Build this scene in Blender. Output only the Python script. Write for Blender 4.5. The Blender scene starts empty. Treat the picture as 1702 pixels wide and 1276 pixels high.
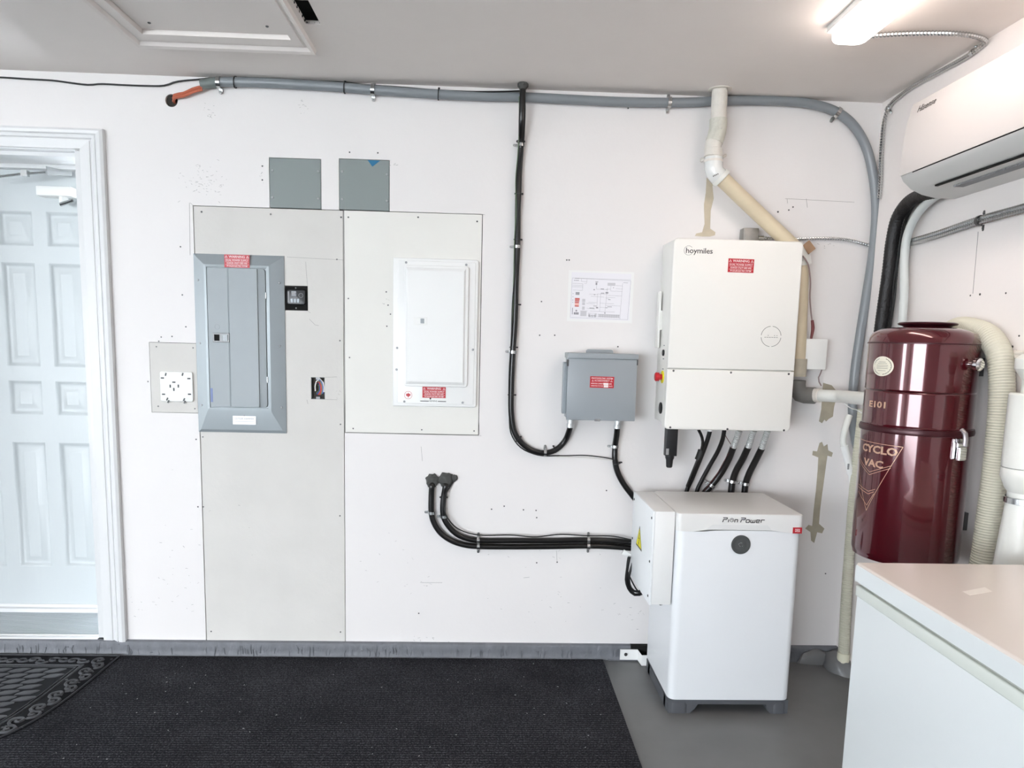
import bpy, bmesh, math, random
from math import sin, cos, pi, radians, sqrt, atan2
from mathutils import Vector, Matrix, noise

random.seed(7)
SC = bpy.context.scene
COL = SC.collection

# ------------------------------------------------------------------ camera
FPX, CX, CY = 1185.0, 852.0, 718.0          # focal length and principal point for the 1702x1276 frame
YAW, PITCH, ROLL = -0.0379, 0.1252, 0.0245
DIST, EYE = 3.0672, 1.4126                  # distance to the back wall (y = 0) and eye height

def _rot():
    a, b, c = YAW, PITCH, ROLL
    Ry = Matrix(((cos(a), 0, sin(a)), (0, 1, 0), (-sin(a), 0, cos(a))))
    Rp = Matrix(((1, 0, 0), (0, cos(b), -sin(b)), (0, sin(b), cos(b))))
    Rr = Matrix(((cos(c), -sin(c), 0), (sin(c), cos(c), 0), (0, 0, 1)))
    return Rr @ Rp @ Ry
RM = _rot()
RT = RM.transposed()

cam_d = bpy.data.cameras.new('camera')
cam = bpy.data.objects.new('camera', cam_d)
COL.objects.link(cam)
def _b(v): return Vector((v[0], v[2], -v[1]))
_r, _u, _k = _b(RM[0]), -_b(RM[1]), -_b(RM[2])
cam.matrix_world = Matrix(((_r[0], _u[0], _k[0], 0), (_r[1], _u[1], _k[1], -DIST), (_r[2], _u[2], _k[2], EYE), (0, 0, 0, 1)))
cam_d.sensor_fit = 'HORIZONTAL'; cam_d.sensor_width = 36.0
cam_d.lens = FPX / 1702 * 36
cam_d.shift_x = -(CX - 851) / 1702
cam_d.shift_y = (CY - 638) / 1702
cam_d.clip_start = 0.05
SC.camera = cam

# ------------------------------------------------------------------ world, exposure, lights
SC.view_settings.view_transform = 'Standard'
SC.view_settings.look = 'None'
SC.view_settings.gamma = 1
SC.view_settings.use_curve_mapping = False
SC.view_settings.exposure = 0.16
w = bpy.data.worlds.new('daylight'); SC.world = w
w.use_nodes = True
w.node_tree.nodes['Background'].inputs[0].default_value = (0.86, 0.93, 1.0, 1)
w.node_tree.nodes['Background'].inputs[1].default_value = 17.5
def portal(name, loc, rot, sx, sy):
    l = bpy.data.lights.new(name, 'AREA'); l.shape = 'RECTANGLE'; l.size = sx; l.size_y = sy; l.cycles.is_portal = True
    o = bpy.data.objects.new(name, l); COL.objects.link(o); o.location = loc; o.rotation_euler = rot
    return o
# daylight comes in through the open garage bay in the front wall and an unseen side opening added for light from the left (sampling portals only)
portal('bay_portal', (-4.1, -7.6, 1.08), (radians(90), 0, 0), 4.8, 2.15)
portal('added_side_portal', (-8.3, -4.85, 1.08), (radians(90), 0, radians(-90)), 1.3, 2.15)
LED_STRENGTH = 14.0

# ------------------------------------------------------------------ pixel to world
def _ray(px, py):
    return RT @ Vector(((px - CX) / FPX, (py - CY) / FPX, 1.0))
def P(px, py, d=0.0):
    """point on the plane parallel to the back wall, d metres in front of it"""
    v = _ray(px, py); t = (DIST - d) / v[2]
    return Vector((v[0] * t, -d, EYE - v[1] * t))
def F(px, py, z=0.0):
    v = _ray(px, py); t = (EYE - z) / v[1]
    return Vector((v[0] * t, v[2] * t - DIST, z))
def X(px, py, x):
    v = _ray(px, py); t = x / v[0]
    return Vector((x, v[2] * t - DIST, EYE - v[1] * t))

XR, XL, YF, ZC = 1.625, -8.2, -7.5, 2.44

# ------------------------------------------------------------------ materials
def S(r, g, b):
    f = lambda c: (c / 255 / 12.92) if c <= 10 else ((c / 255 + 0.055) / 1.055) ** 2.4
    return (f(r), f(g), f(b), 1)
MATS = {}
def mat(name, col, rough=0.5, metal=0.0, bump=0.0, bscale=40.0, var=0.0, vscale=6.0, stretch=(1, 1, 1), spec=0.5, coat=0.0, emit=None, trans=0.0):
    if name in MATS: return MATS[name]
    m = bpy.data.materials.new(name); m.use_nodes = True
    nt = m.node_tree; p = nt.nodes['Principled BSDF']
    p.inputs['Base Color'].default_value = col
    p.inputs['Roughness'].default_value = rough
    p.inputs['Metallic'].default_value = metal
    p.inputs['Specular IOR Level'].default_value = spec
    p.inputs['Coat Weight'].default_value = coat
    p.inputs['Coat Roughness'].default_value = 0.05
    if trans: p.inputs['Transmission Weight'].default_value = trans
    if emit:
        p.inputs['Emission Color'].default_value = emit[0]; p.inputs['Emission Strength'].default_value = emit[1]
    tc = nt.nodes.new('ShaderNodeTexCoord')
    mp = nt.nodes.new('ShaderNodeMapping'); mp.inputs['Scale'].default_value = stretch
    nt.links.new(tc.outputs['Object'], mp.inputs[0])
    if var:
        n = nt.nodes.new('ShaderNodeTexNoise'); n.inputs['Scale'].default_value = vscale; n.inputs['Detail'].default_value = 6
        nt.links.new(mp.outputs[0], n.inputs['Vector'])
        r = nt.nodes.new('ShaderNodeMapRange')
        r.inputs['From Min'].default_value = 0.3; r.inputs['From Max'].default_value = 0.7
        r.inputs['To Min'].default_value = 1 - var; r.inputs['To Max'].default_value = 1 + var
        nt.links.new(n.outputs[0], r.inputs[0])
        mx = nt.nodes.new('ShaderNodeVectorMath'); mx.operation = 'SCALE'
        mx.inputs[0].default_value = col[:3]
        nt.links.new(r.outputs[0], mx.inputs['Scale'])
        nt.links.new(mx.outputs[0], p.inputs['Base Color'])
    if bump:
        n = nt.nodes.new('ShaderNodeTexNoise'); n.inputs['Scale'].default_value = bscale; n.inputs['Detail'].default_value = 5
        nt.links.new(mp.outputs[0], n.inputs['Vector'])
        bn = nt.nodes.new('ShaderNodeBump'); bn.inputs['Strength'].default_value = bump; bn.inputs['Distance'].default_value = 0.004
        nt.links.new(n.outputs[0], bn.inputs['Height']); nt.links.new(bn.outputs[0], p.inputs['Normal'])
    MATS[name] = m
    return m

M_WALL = mat('wall_paint', S(230, 226, 224), 0.55, bump=0.12, bscale=55, var=0.012, vscale=1.2)
M_PATCH = mat('patch_grey_paint', S(212, 209, 204), 0.75, bump=0.2, bscale=60, var=0.03, vscale=5)
M_PATCH2 = mat('patch_offwhite_paint', S(230, 228, 222), 0.7, bump=0.12, bscale=60, var=0.012, vscale=3)
M_GAP = mat('gap_shadow', S(60, 56, 52), 0.9)
M_CEIL = mat('ceiling_paint', S(238, 231, 226), 0.7, bump=0.1, bscale=40, var=0.01)
M_TRIM = mat('trim_gloss_white', S(222, 222, 222), 0.35, bump=0.05, bscale=30, var=0.012, vscale=8)
M_DOOR = mat('door_white', S(197, 202, 203), 0.4, bump=0.12, bscale=90, stretch=(1, 1, 0.08))
M_CURB = mat('grey_concrete_paint', S(110, 112, 117), 0.55, bump=1.0, bscale=26, var=0.10, vscale=12, stretch=(2.2, 1, 0.9))
M_FLOOR = mat('grey_floor_paint', S(116, 116, 116), 0.42, bump=0.12, bscale=18, var=0.09, vscale=4)
M_WPLAS = mat('white_plastic', S(235, 235, 232), 0.4)
M_WMETAL = mat('white_powder_coat', S(236, 236, 234), 0.35, bump=0.03, bscale=300)
M_INV = mat('inverter_white', S(238, 236, 230), 0.42, bump=0.03, bscale=300)
M_GREYBOX = mat('grey_box_paint', S(150, 156, 160), 0.35, bump=0.03, bscale=200, var=0.012)
M_PANEL = mat('grey_panel_paint', S(146, 153, 156), 0.42, metal=0.0, var=0.02, vscale=12)
M_PLATE = mat('grey_cover_paint', S(130, 138, 137), 0.5, var=0.015)
M_STEEL = mat('zinc_steel', S(196, 198, 198), 0.25, metal=1.0)
M_CHROME = mat('chrome', S(222, 222, 224), 0.1, metal=1.0)
M_SCREW = mat('screw_zinc', S(158, 160, 162), 0.5, metal=0.25)
M_CONN = mat('connector_zinc', S(214, 216, 216), 0.35, metal=0.6)
M_DSTEEL = mat('dark_steel', S(95, 95, 95), 0.4, metal=0.8)
M_BLACK = mat('black_vinyl', S(16, 15, 15), 0.28)
M_BLACK2 = mat('black_rubber', S(22, 22, 22), 0.6)
M_BLACKP = mat('black_plastic', S(25, 25, 27), 0.4)
M_GREYC = mat('grey_conduit_vinyl', S(132, 137, 141), 0.33)
M_PUTTY = mat('duct_seal_putty', S(74, 74, 72), 0.9, bump=0.8, bscale=60)
M_RED = mat('red_label', S(186, 30, 44), 0.4)
M_WINK = mat('white_ink', S(244, 232, 232), 0.5)
M_KINK = mat('black_ink', S(52, 50, 50), 0.5)
M_GINK = mat('grey_ink', S(140, 140, 142), 0.5)
M_PVC = mat('white_pvc', S(228, 228, 222), 0.3, var=0.02, vscale=20)
M_PVCOLD = mat('yellowed_pvc', S(214, 200, 172), 0.4, var=0.06, vscale=8)
M_PVCPAINT = mat('painted_pvc', S(220, 215, 206), 0.6, bump=1.0, bscale=40, var=0.05, vscale=25)
M_HOSE = mat('cream_hose', S(200, 197, 180), 0.5)
M_VAC = mat('burgundy_metallic', S(80, 8, 21), 0.14, metal=0.3, coat=1.0, bump=0.03, bscale=7)
M_VACBAND = mat('burgundy_trim', S(60, 16, 24), 0.3, metal=0.3)
M_GOLD = mat('gold_ink', S(196, 164, 140), 0.35, metal=0.4)
M_CREAM = mat('cream_label', S(232, 226, 208), 0.5)
M_CARPET = mat('charcoal_carpet', S(34, 35, 40), 0.95, spec=0.1)
M_RUBBER = mat('mat_rubber', S(66, 67, 71), 0.6, bump=0.3, bscale=160, var=0.12, vscale=20)
M_BASE = mat('dark_grey_plastic', S(82, 84, 88), 0.5)
M_YEL = mat('yellow_label', S(238, 226, 30), 0.5)
M_BLUE = mat('blue_tape', S(30, 110, 150), 0.6)
M_COPPER = mat('copper_orange', S(196, 110, 84), 0.35, metal=0.2)
M_STAIN = mat('beige_adhesive', S(196, 184, 162), 0.7, bump=0.3, bscale=60, var=0.08, vscale=20)
M_STAIN2 = mat('olive_adhesive', S(166, 158, 140), 0.7, bump=0.3, bscale=60, var=0.10, vscale=20)
M_LED = mat('led_diffuser', S(255, 250, 240), 0.5, emit=((1.0, 0.86, 0.78, 1), LED_STRENGTH))
M_PAPER = mat('paper', S(236, 234, 238), 0.25)
M_SLEEVE = mat('plastic_sleeve', S(234, 233, 231), 0.3)
M_WIRE = {c: mat('wire_' + c, v, 0.4) for c, v in dict(red=S(170, 50, 45), blue=S(60, 90, 170), white=S(220, 218, 210), orange=S(200, 90, 60), green=S(90, 110, 80)).items()}
M_FREEZER = mat('freezer_enamel', S(232, 236, 236), 0.3, bump=0.03, bscale=8)
M_FRTOP = mat('freezer_lid_warm_lit', S(230, 220, 212), 0.25)  # warm light on the lid top is put into this colour
M_GASKET = mat('grey_gasket', S(176, 178, 170), 0.6)
M_BROWN = mat('cardboard_brown', S(168, 136, 108), 0.8, var=0.1, vscale=30)
M_HOLE = mat('dark_void', S(14, 13, 12), 1.0)
M_GREENP = mat('green_pipe', S(92, 104, 76), 0.5)
M_CONC = mat('driveway_concrete', S(226, 226, 224), 0.9, var=0.05)

# carpet: fine ribs and pile
def carpet_nodes():
    nt = M_CARPET.node_tree; p = nt.nodes['Principled BSDF']
    tc = nt.nodes.new('ShaderNodeTexCoord')
    wv = nt.nodes.new('ShaderNodeTexWave'); wv.bands_direction = 'Y'; wv.inputs['Scale'].default_value = 22
    wv.inputs['Distortion'].default_value = 1.2; wv.inputs['Detail'].default_value = 2; wv.inputs['Detail Scale'].default_value = 6
    n = nt.nodes.new('ShaderNodeTexNoise'); n.inputs['Scale'].default_value = 170; n.inputs['Detail'].default_value = 4
    n2 = nt.nodes.new('ShaderNodeTexNoise'); n2.inputs['Scale'].default_value = 3.5; n2.inputs['Detail'].default_value = 5
    for q in (wv, n, n2): nt.links.new(tc.outputs['Object'], q.inputs['Vector'])
    a = nt.nodes.new('ShaderNodeMath'); a.operation = 'MULTIPLY_ADD'
    nt.links.new(wv.outputs['Fac'], a.inputs[0]); a.inputs[1].default_value = 0.17
    nt.links.new(n.outputs[0], a.inputs[2])
    a2 = nt.nodes.new('ShaderNodeMath'); a2.operation = 'MULTIPLY_ADD'
    nt.links.new(n2.outputs[0], a2.inputs[0]); a2.inputs[1].default_value = 0.3; nt.links.new(a.outputs[0], a2.inputs[2])
    r = nt.nodes.new('ShaderNodeValToRGB')
    r.color_ramp.elements[0].position = 0.48; r.color_ramp.elements[0].color = S(22, 22, 25)
    r.color_ramp.elements[1].position = 1.0; r.color_ramp.elements[1].color = S(94, 95, 101)
    e = r.color_ramp.elements.new(0.76); e.color = S(49, 50, 54)
    nt.links.new(a2.outputs[0], r.inputs[0]); nt.links.new(r.outputs[0], p.inputs['Base Color'])
    b = nt.nodes.new('ShaderNodeBump'); b.inputs['Strength'].default_value = 0.9; b.inputs['Distance'].default_value = 0.006
    nt.links.new(a.outputs[0], b.inputs['Height']); nt.links.new(b.outputs[0], p.inputs['Normal'])
carpet_nodes()

# ------------------------------------------------------------------ object helpers
def tag(o, label=None, cat=None, group=None, kind=None):
    if label: o['label'] = label
    if cat: o['category'] = cat
    if group: o['group'] = group
    if kind: o['kind'] = kind
    return o
def thing(name, label, cat, loc=(0, 0, 0), group=None, kind=None):
    o = bpy.data.objects.new(name, None); COL.objects.link(o)
    o.location = loc; o.empty_display_size = 0.05
    return tag(o, label, cat, group, kind)
def wpos(o):
    v = Vector((0, 0, 0))
    while o: v = v + o.location; o = o.parent
    return v
class B:
    """collects shapes (world coordinates) into one mesh"""
    def __init__(s): s.bm = bmesh.new()
    def merge(s, t):
        me = bpy.data.meshes.new('tmp'); t.to_mesh(me); t.free(); s.bm.from_mesh(me); bpy.data.meshes.remove(me); return s
    def box(s, x0, x1, y0, y1, z0, z1, bev=0.0, seg=2, tf=None):
        x0, x1 = min(x0, x1), max(x0, x1); y0, y1 = min(y0, y1), max(y0, y1); z0, z1 = min(z0, z1), max(z0, z1)
        t = bmesh.new(); bmesh.ops.create_cube(t, size=1)
        for v in t.verts: v.co = Vector((x0 + (v.co.x + .5) * (x1 - x0), y0 + (v.co.y + .5) * (y1 - y0), z0 + (v.co.z + .5) * (z1 - z0)))
        if bev: bmesh.ops.bevel(t, geom=t.edges[:], offset=bev, segments=seg, affect='EDGES', profile=0.5)
        if tf: t.transform(tf)
        return s.merge(t)
    def prism(s, pts, off):
        """extrude a closed polygon (world points) by vector off"""
        t = s.bm; off = Vector(off)
        a = [t.verts.new(p) for p in pts]; b = [t.verts.new(Vector(p) + off) for p in pts]
        n = len(pts)
        fs = [t.faces.new(a), t.faces.new(b[::-1])]
        for i in range(n): fs.append(t.faces.new((a[i], b[i], b[(i + 1) % n], a[(i + 1) % n])))
        return s
    def rrect(s, axis, u0, u1, v0, v1, w0, w1, rad, bev=0.0, seg=6, corners=(1, 1, 1, 1)):
        """rounded rectangle in the plane normal to axis, from w0 to w1"""
        pts = []
        cs = [((u1 - rad, v1 - rad), 0), ((u0 + rad, v1 - rad), 90), ((u0 + rad, v0 + rad), 180), ((u1 - rad, v0 + rad), 270)]
        full = [(u1, v1), (u0, v1), (u0, v0), (u1, v0)]
        for i, ((cu, cv), a0) in enumerate(cs):
            if not corners[i]: pts.append(full[i]); continue
            for k in range(seg + 1):
                a = radians(a0 + 90 * k / seg); pts.append((cu + rad * cos(a), cv + rad * sin(a)))
        t = bmesh.new()
        def q(u, v, w_):
            return {'x': (w_, u, v), 'y': (u, w_, v), 'z': (u, v, w_)}[axis]
        a = [t.verts.new(q(u, v, w0)) for u, v in pts]; b = [t.verts.new(q(u, v, w1)) for u, v in pts]
        n = len(pts); t.faces.new(a); t.faces.new(b[::-1])
        for i in range(n): t.faces.new((a[i], b[i], b[(i + 1) % n], a[(i + 1) % n]))
        bmesh.ops.recalc_face_normals(t, faces=t.faces[:])
        if bev:
            es = [e for e in t.edges if len(e.link_faces) == 2 and any(len(f.verts) > 4 for f in e.link_faces)]
            bmesh.ops.bevel(t, geom=es, offset=bev, segments=3, affect='EDGES', profile=0.5)
        return s.merge(t)
    def tube(s, path, r, n=12, step=0.02, ribs=None, depth=0.12, smooth=True, cap=True, squash=None):
        pts = [Vector(p) for p in path]
        if smooth and len(pts) > 2: pts = catmull(pts)
        pts = resample(pts, ribs / 2 if ribs else step)
        m = len(pts)
        t0 = (pts[1] - pts[0]).normalized()
        up = Vector((0, 0, 1)) if abs(t0.z) < 0.9 else Vector((0, 1, 0))
        nrm = t0.cross(up).normalized()
        rings = []
        for i, p in enumerate(pts):
            tg = (pts[min(i + 1, m - 1)] - pts[max(i - 1, 0)]).normalized()
            nrm = (nrm - tg * nrm.dot(tg)).normalized(); bn = tg.cross(nrm)
            rr = r(i / (m - 1)) if callable(r) else r
            if ribs and i % 2: rr *= 1 - depth
            rings.append([s.bm.verts.new(p + (nrm * cos(2 * pi * k / n) + bn * sin(2 * pi * k / n)) * rr) for k in range(n)])
        for a, b in zip(rings, rings[1:]):
            for k in range(n): s.bm.faces.new((a[k], a[(k + 1) % n], b[(k + 1) % n], b[k]))
        if cap:
            s.bm.faces.new(rings[0][::-1]); s.bm.faces.new(rings[-1])
        return s
    def cyl(s, a, b, r, n=20, r2=None):
        r2 = r if r2 is None else r2
        return s.tube([a, b], (lambda t: r + (r2 - r) * t), n=n, step=(Vector(b) - Vector(a)).length, smooth=False)
    def lathe(s, c, axis, prof, n=32):
        """prof: (radius, distance along axis)"""
        ax = Vector(axis).normalized(); up = Vector((0, 0, 1)) if abs(ax.z) < .9 else Vector((1, 0, 0))
        u = ax.cross(up).normalized(); v = ax.cross(u); c = Vector(c); rings = []
        for r, h in prof:
            if r < 1e-6: rings.append([s.bm.verts.new(c + ax * h)])
            else: rings.append([s.bm.verts.new(c + ax * h + (u * cos(2 * pi * k / n) + v * sin(2 * pi * k / n)) * r) for k in range(n)])
        for a, b in zip(rings, rings[1:]):
            for k in range(n):
                k2 = (k + 1) % n
                if len(a) == 1 and len(b) > 1: s.bm.faces.new((a[0], b[k], b[k2]))
                elif len(b) == 1 and len(a) > 1: s.bm.faces.new((a[k], b[0], a[k2]))
                elif len(a) > 1: s.bm.faces.new((a[k], b[k], b[k2], a[k2]))
        return s
    def screw(s, p, nrm, r=0.004, h=0.002):
        p = Vector(p); nrm = Vector(nrm)
        return s.lathe(p, nrm, [(r, 0), (r, h * .5), (r * .7, h), (0, h)], n=10)
    def blob(s, c, r, sc=(1, 1, 1), seed=0, amp=.25, fr=2.2, sub=3):
        t = bmesh.new(); bmesh.ops.create_icosphere(t, subdivisions=sub, radius=1)
        for v in t.verts:
            d = 1 + amp * noise.noise(v.co * fr + Vector((seed * 3.7, seed, 0)))
            v.co = Vector((c[0] + v.co.x * r * sc[0] * d, c[1] + v.co.y * r * sc[1] * d, c[2] + v.co.z * r * sc[2] * d))
        return s.merge(t)
    def obj(s, name, m, parent=None, label=None, kind=None, cat=None, ang=0.55, group=None, normals=True):
        if normals: bmesh.ops.recalc_face_normals(s.bm, faces=s.bm.faces[:])
        for f in s.bm.faces: f.smooth = True
        for e in s.bm.edges:
            if len(e.link_faces) == 2 and e.calc_face_angle(0) > ang: e.smooth = False
        me = bpy.data.meshes.new(name)
        top = parent is None
        if top:   # origin at the base of the mesh
            vs = s.bm.verts
            c = Vector((sum(v.co.x for v in vs) / len(vs), sum(v.co.y for v in vs) / len(vs), min(v.co.z for v in vs)))
        else: c = wpos(parent)
        for v in s.bm.verts: v.co -= c
        s.bm.to_mesh(me); s.bm.free()
        me.materials.append(m)
        o = bpy.data.objects.new(name, me); COL.objects.link(o)
        if top: o.location = c
        else: o.parent = parent
        return tag(o, label, cat, group, kind)
def catmull(p, k=8):
    out = []; n = len(p)
    for i in range(n - 1):
        a = p[i - 1] if i else p[0] * 2 - p[1]; b = p[i]; c = p[i + 1]; d = p[i + 2] if i + 2 < n else p[-1] * 2 - p[-2]
        t0 = 0; t1 = t0 + max((b - a).length, 1e-5) ** .5; t2 = t1 + max((c - b).length, 1e-5) ** .5; t3 = t2 + max((d - c).length, 1e-5) ** .5
        for j in range(k):
            t = t1 + (t2 - t1) * j / k
            A1 = a * ((t1 - t) / (t1 - t0)) + b * ((t - t0) / (t1 - t0)); A2 = b * ((t2 - t) / (t2 - t1)) + c * ((t - t1) / (t2 - t1)); A3 = c * ((t3 - t) / (t3 - t2)) + d * ((t - t2) / (t3 - t2))
            B1 = A1 * ((t2 - t) / (t2 - t0)) + A2 * ((t - t0) / (t2 - t0)); B2 = A2 * ((t3 - t) / (t3 - t1)) + A3 * ((t - t1) / (t3 - t1))
            out.append(B1 * ((t2 - t) / (t2 - t1)) + B2 * ((t - t1) / (t2 - t1)))
    out.append(p[-1]); return out
def resample(p, step):
    L = [0]
    for a, b in zip(p, p[1:]): L.append(L[-1] + (b - a).length)
    n = max(1, int(round(L[-1] / step))); out = []; j = 0
    for i in range(n + 1):
        s_ = L[-1] * i / n
        while j < len(p) - 2 and L[j + 1] < s_: j += 1
        d = L[j + 1] - L[j]; out.append(p[j].lerp(p[j + 1], min(1, max(0, (s_ - L[j]) / d if d else 0))))
    return out
def text_geo(b, txt, size, fn, thick=0.0006, align='CENTER', sx=1.0, bold=0.0, shear=0.0, space=1.0):
    """lettering: flat text extruded and laid on a surface by fn(u, v, h)"""
    c = bpy.data.curves.new('t', 'FONT'); c.body = txt; c.size = size; c.align_x = align; c.align_y = 'CENTER'
    c.extrude = thick / 2; c.offset = bold * size; c.shear = shear; c.resolution_u = 2; c.space_character = space
    o = bpy.data.objects.new('t', c); COL.objects.link(o)
    dg = bpy.context.evaluated_depsgraph_get()
    me = bpy.data.meshes.new_from_object(o.evaluated_get(dg))
    t = bmesh.new(); t.from_mesh(me)
    for v in t.verts: v.co = Vector(fn(v.co.x * sx, v.co.y, v.co.z + thick / 2))
    b.merge(t)
    bpy.data.objects.remove(o); bpy.data.curves.remove(c); bpy.data.meshes.remove(me)
    return b
def on_wall(cx, y, cz, ang=0.0):
    ca, sa = cos(ang), sin(ang)
    return lambda u, v, h: (cx + u * ca - v * sa, y - h, cz + u * sa + v * ca)
def quad_on(b, fn, u0, u1, v0, v1, h=0.0005):
    pts = [fn(u0, v0, 0), fn(u1, v0, 0), fn(u1, v1, 0), fn(u0, v1, 0)]
    top = Vector(fn(u0, v0, h)) - Vector(fn(u0, v0, 0))
    return b.prism([Vector(p) for p in pts], top)
def poly_on(b, fn, pts, h=0.0005):
    top = Vector(fn(0, 0, h)) - Vector(fn(0, 0, 0))
    return b.prism([Vector(fn(u, v, 0)) for u, v in pts], top)
def ring_on(b, fn, r0, r1, a0=0, a1=360, n=36, cu=0, cv=0, h=0.0005, sx=1):
    for i in range(n):
        p, q = radians(a0 + (a1 - a0) * i / n), radians(a0 + (a1 - a0) * (i + 1) / n)
        poly_on(b, fn, [(cu + sx * r0 * cos(p), cv + r0 * sin(p)), (cu + sx * r1 * cos(p), cv + r1 * sin(p)), (cu + sx * r1 * cos(q), cv + r1 * sin(q)), (cu + sx * r0 * cos(q), cv + r0 * sin(q))], h)
def line_on(b, fn, u0, v0, u1, v1, wd, h=0.0005):
    d = Vector((u1 - u0, v1 - v0)); L = d.length or 1; n = Vector((-d.y, d.x)) / L * wd / 2
    poly_on(b, fn, [(u0 - n.x, v0 - n.y), (u1 - n.x, v1 - n.y), (u1 + n.x, v1 + n.y), (u0 + n.x, v0 + n.y)], h)

# ------------------------------------------------------------------ the room
def sheet(b, x0, x1, z0, z1, y0, y1, holes):
    """a board in the xz plane with rectangular openings"""
    xs = sorted({x0, x1, *[h[0] for h in holes], *[h[1] for h in holes]}); zs = sorted({z0, z1, *[h[2] for h in holes], *[h[3] for h in holes]})
    xs = [x for x in xs if x0 <= x <= x1]; zs = [z for z in zs if z0 <= z <= z1]
    V = {}
    def vt(x, y, z):
        k = (round(x, 5), round(y, 5), round(z, 5))
        if k not in V: V[k] = b.bm.verts.new((x, y, z))
        return V[k]
    def solid(i, j):
        if i < 0 or j < 0 or i >= len(xs) - 1 or j >= len(zs) - 1: return False
        cx, cz = (xs[i] + xs[i + 1]) / 2, (zs[j] + zs[j + 1]) / 2
        return not any(h[0] < cx < h[1] and h[2] < cz < h[3] for h in holes)
    for i in range(len(xs) - 1):
        for j in range(len(zs) - 1):
            if not solid(i, j): continue
            a, c, d, e = xs[i], xs[i + 1], zs[j], zs[j + 1]
            b.bm.faces.new([vt(a, y0, d), vt(c, y0, d), vt(c, y0, e), vt(a, y0, e)])
            b.bm.faces.new([vt(a, y1, e), vt(c, y1, e), vt(c, y1, d), vt(a, y1, d)])
            if not solid(i - 1, j): b.bm.faces.new([vt(a, y0, e), vt(a, y1, e), vt(a, y1, d), vt(a, y0, d)])
            if not solid(i + 1, j): b.bm.faces.new([vt(c, y0, d), vt(c, y1, d), vt(c, y1, e), vt(c, y0, e)])
            if not solid(i, j - 1): b.bm.faces.new([vt(a, y0, d), vt(a, y1, d), vt(c, y1, d), vt(c, y0, d)])
            if not solid(i, j + 1): b.bm.faces.new([vt(a, y0, e), vt(c, y0, e), vt(c, y1, e), vt(a, y1, e)])
    return b

ZD = 0.070                      # underside of the drywall
DX0, DX1, DZ1 = -2.56, -1.66, 2.145
PL = (-1.2195, -0.6085, ZD, 1.937)
PR = (-0.6045, -0.032, 1.011, 1.938)
SM = (-1.418, -1.2255, 1.0825, 1.375)
C1 = (-0.907, -0.699, 1.940, 2.137)
C2 = (-0.623, -0.419, 1.941, 2.142)
RH = P(285, 167)
holes = [(DX0, DX1, 0, DZ1), (PL[0] - .002, PL[1] + .0015, PL[2] - .01, PL[3] + .002), (PR[0] - .0015, PR[1] + .002, PR[2] - .002, PR[3] + .002),
         (SM[0] - .002, SM[1] + .001, SM[2] - .002, SM[3] + .002), (C1[0] - .002, C1[1] + .002, C1[2] - .002, C1[3] + .002), (C2[0] - .002, C2[1] + .002, C2[2] - .002, C2[3] + .002),
         (RH.x - .028, RH.x + .028, RH.z - .028, RH.z + .028)]
wall_back = sheet(B(), XL, XR, ZD, ZC, 0, 0.0125, holes).obj('wall_back', M_WALL, kind='structure')
bk = sheet(B(), XL, XR, 0, ZC, 0.0126, 0.36, [(DX0, DX1, -.01, DZ1), (-1.30, -1.05, 1.3, 1.5)]).obj('wall_core', M_GAP, wall_back, 'dark wall cavity showing in the cut joints')
WB = wpos(wall_back)
DEV = (-0.853, -0.757, 1.523, 1.626)     # black device cut-out
WBX = (-0.748, -0.690, 1.152, 1.245)     # wiring box cut-out
sheet(B(), PL[0] + .002, PL[1] - .0012, ZD, PL[3] - .001, -.0005, .0125, [DEV, WBX]).obj('drywall_patch', M_PATCH, wall_back, 'tall greyer drywall patch behind the grey breaker panel')
sheet(B(), PR[0] + .0012, PR[1] - .001, PR[2] + .001, PR[3] - .001, -.0008, .0125, []).obj('drywall_patch', M_PATCH2, wall_back, 'off-white drywall patch behind the white breaker panel')
sheet(B(), SM[0], SM[1], SM[2], SM[3], -.0006, .0125, []).obj('drywall_patch', M_PATCH, wall_back, 'small grey drywall patch under the punched white plate')
# ring round the little round hole
b = B()
rp = []
for k in range(32):
    a0, a1 = 2 * pi * k / 32, 2 * pi * (k + 1) / 32
    def sq(a):
        m_ = max(abs(cos(a)), abs(sin(a))); return (RH.x + .028 * cos(a) / m_, RH.z + .028 * sin(a) / m_)
    def ci(a): return (RH.x + .025 * cos(a), RH.z + .025 * sin(a))
    p = [sq(a0), ci(a0), ci(a1), sq(a1)]
    b.prism([Vector((u, 0, v)) for u, v in p], (0, .0125, 0))
b.obj('wall_hole_collar', M_WALL, wall_back)

# screws and nail dots on the patches and the wall
dots = [(335, 352), (450, 356), (567, 361), (579, 361), (695, 361), (793, 368), (579, 496), (565, 566), (581, 594), (566, 705), (587, 712), (701, 714), (788, 716),
        (560, 431), (565, 857), (566, 1050), (337, 726), (326, 730), (338, 842), (329, 842), (351, 1049), (260, 576), (321, 578), (263, 675), (324, 679), (300, 410), (268, 560), (264, 567),
        (436, 299), (436, 276), (581, 253), (628, 254), (642, 485), (645, 507), (649, 522), (643, 542), (1044, 180), (942, 432), (946, 432), (900, 501), (897, 557), (922, 557), (1027, 576),
        (926, 934), (1318, 344), (1311, 349), (1293, 352), (817, 846), (838, 841), (870, 847), (891, 848), (892, 860), (1372, 953), (892, 935), (696, 1019), (1008, 815), (303, 490), (309, 543), (286, 559), (28, 51), (246, 634)]
b = B()
for (px, py) in dots:
    if py < 100: continue
    p = P(px, py); b.lathe((p.x, -.0004, p.z), (0, -1, 0), [(0.0042 if py in (352, 356, 361, 368) else .0034, 0), (.003, .0012), (0, .0012)], n=8)
b.obj('nail_heads', M_DSTEEL, wall_back, 'small dark screw and nail heads dotted over the wall', kind='stuff')
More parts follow.
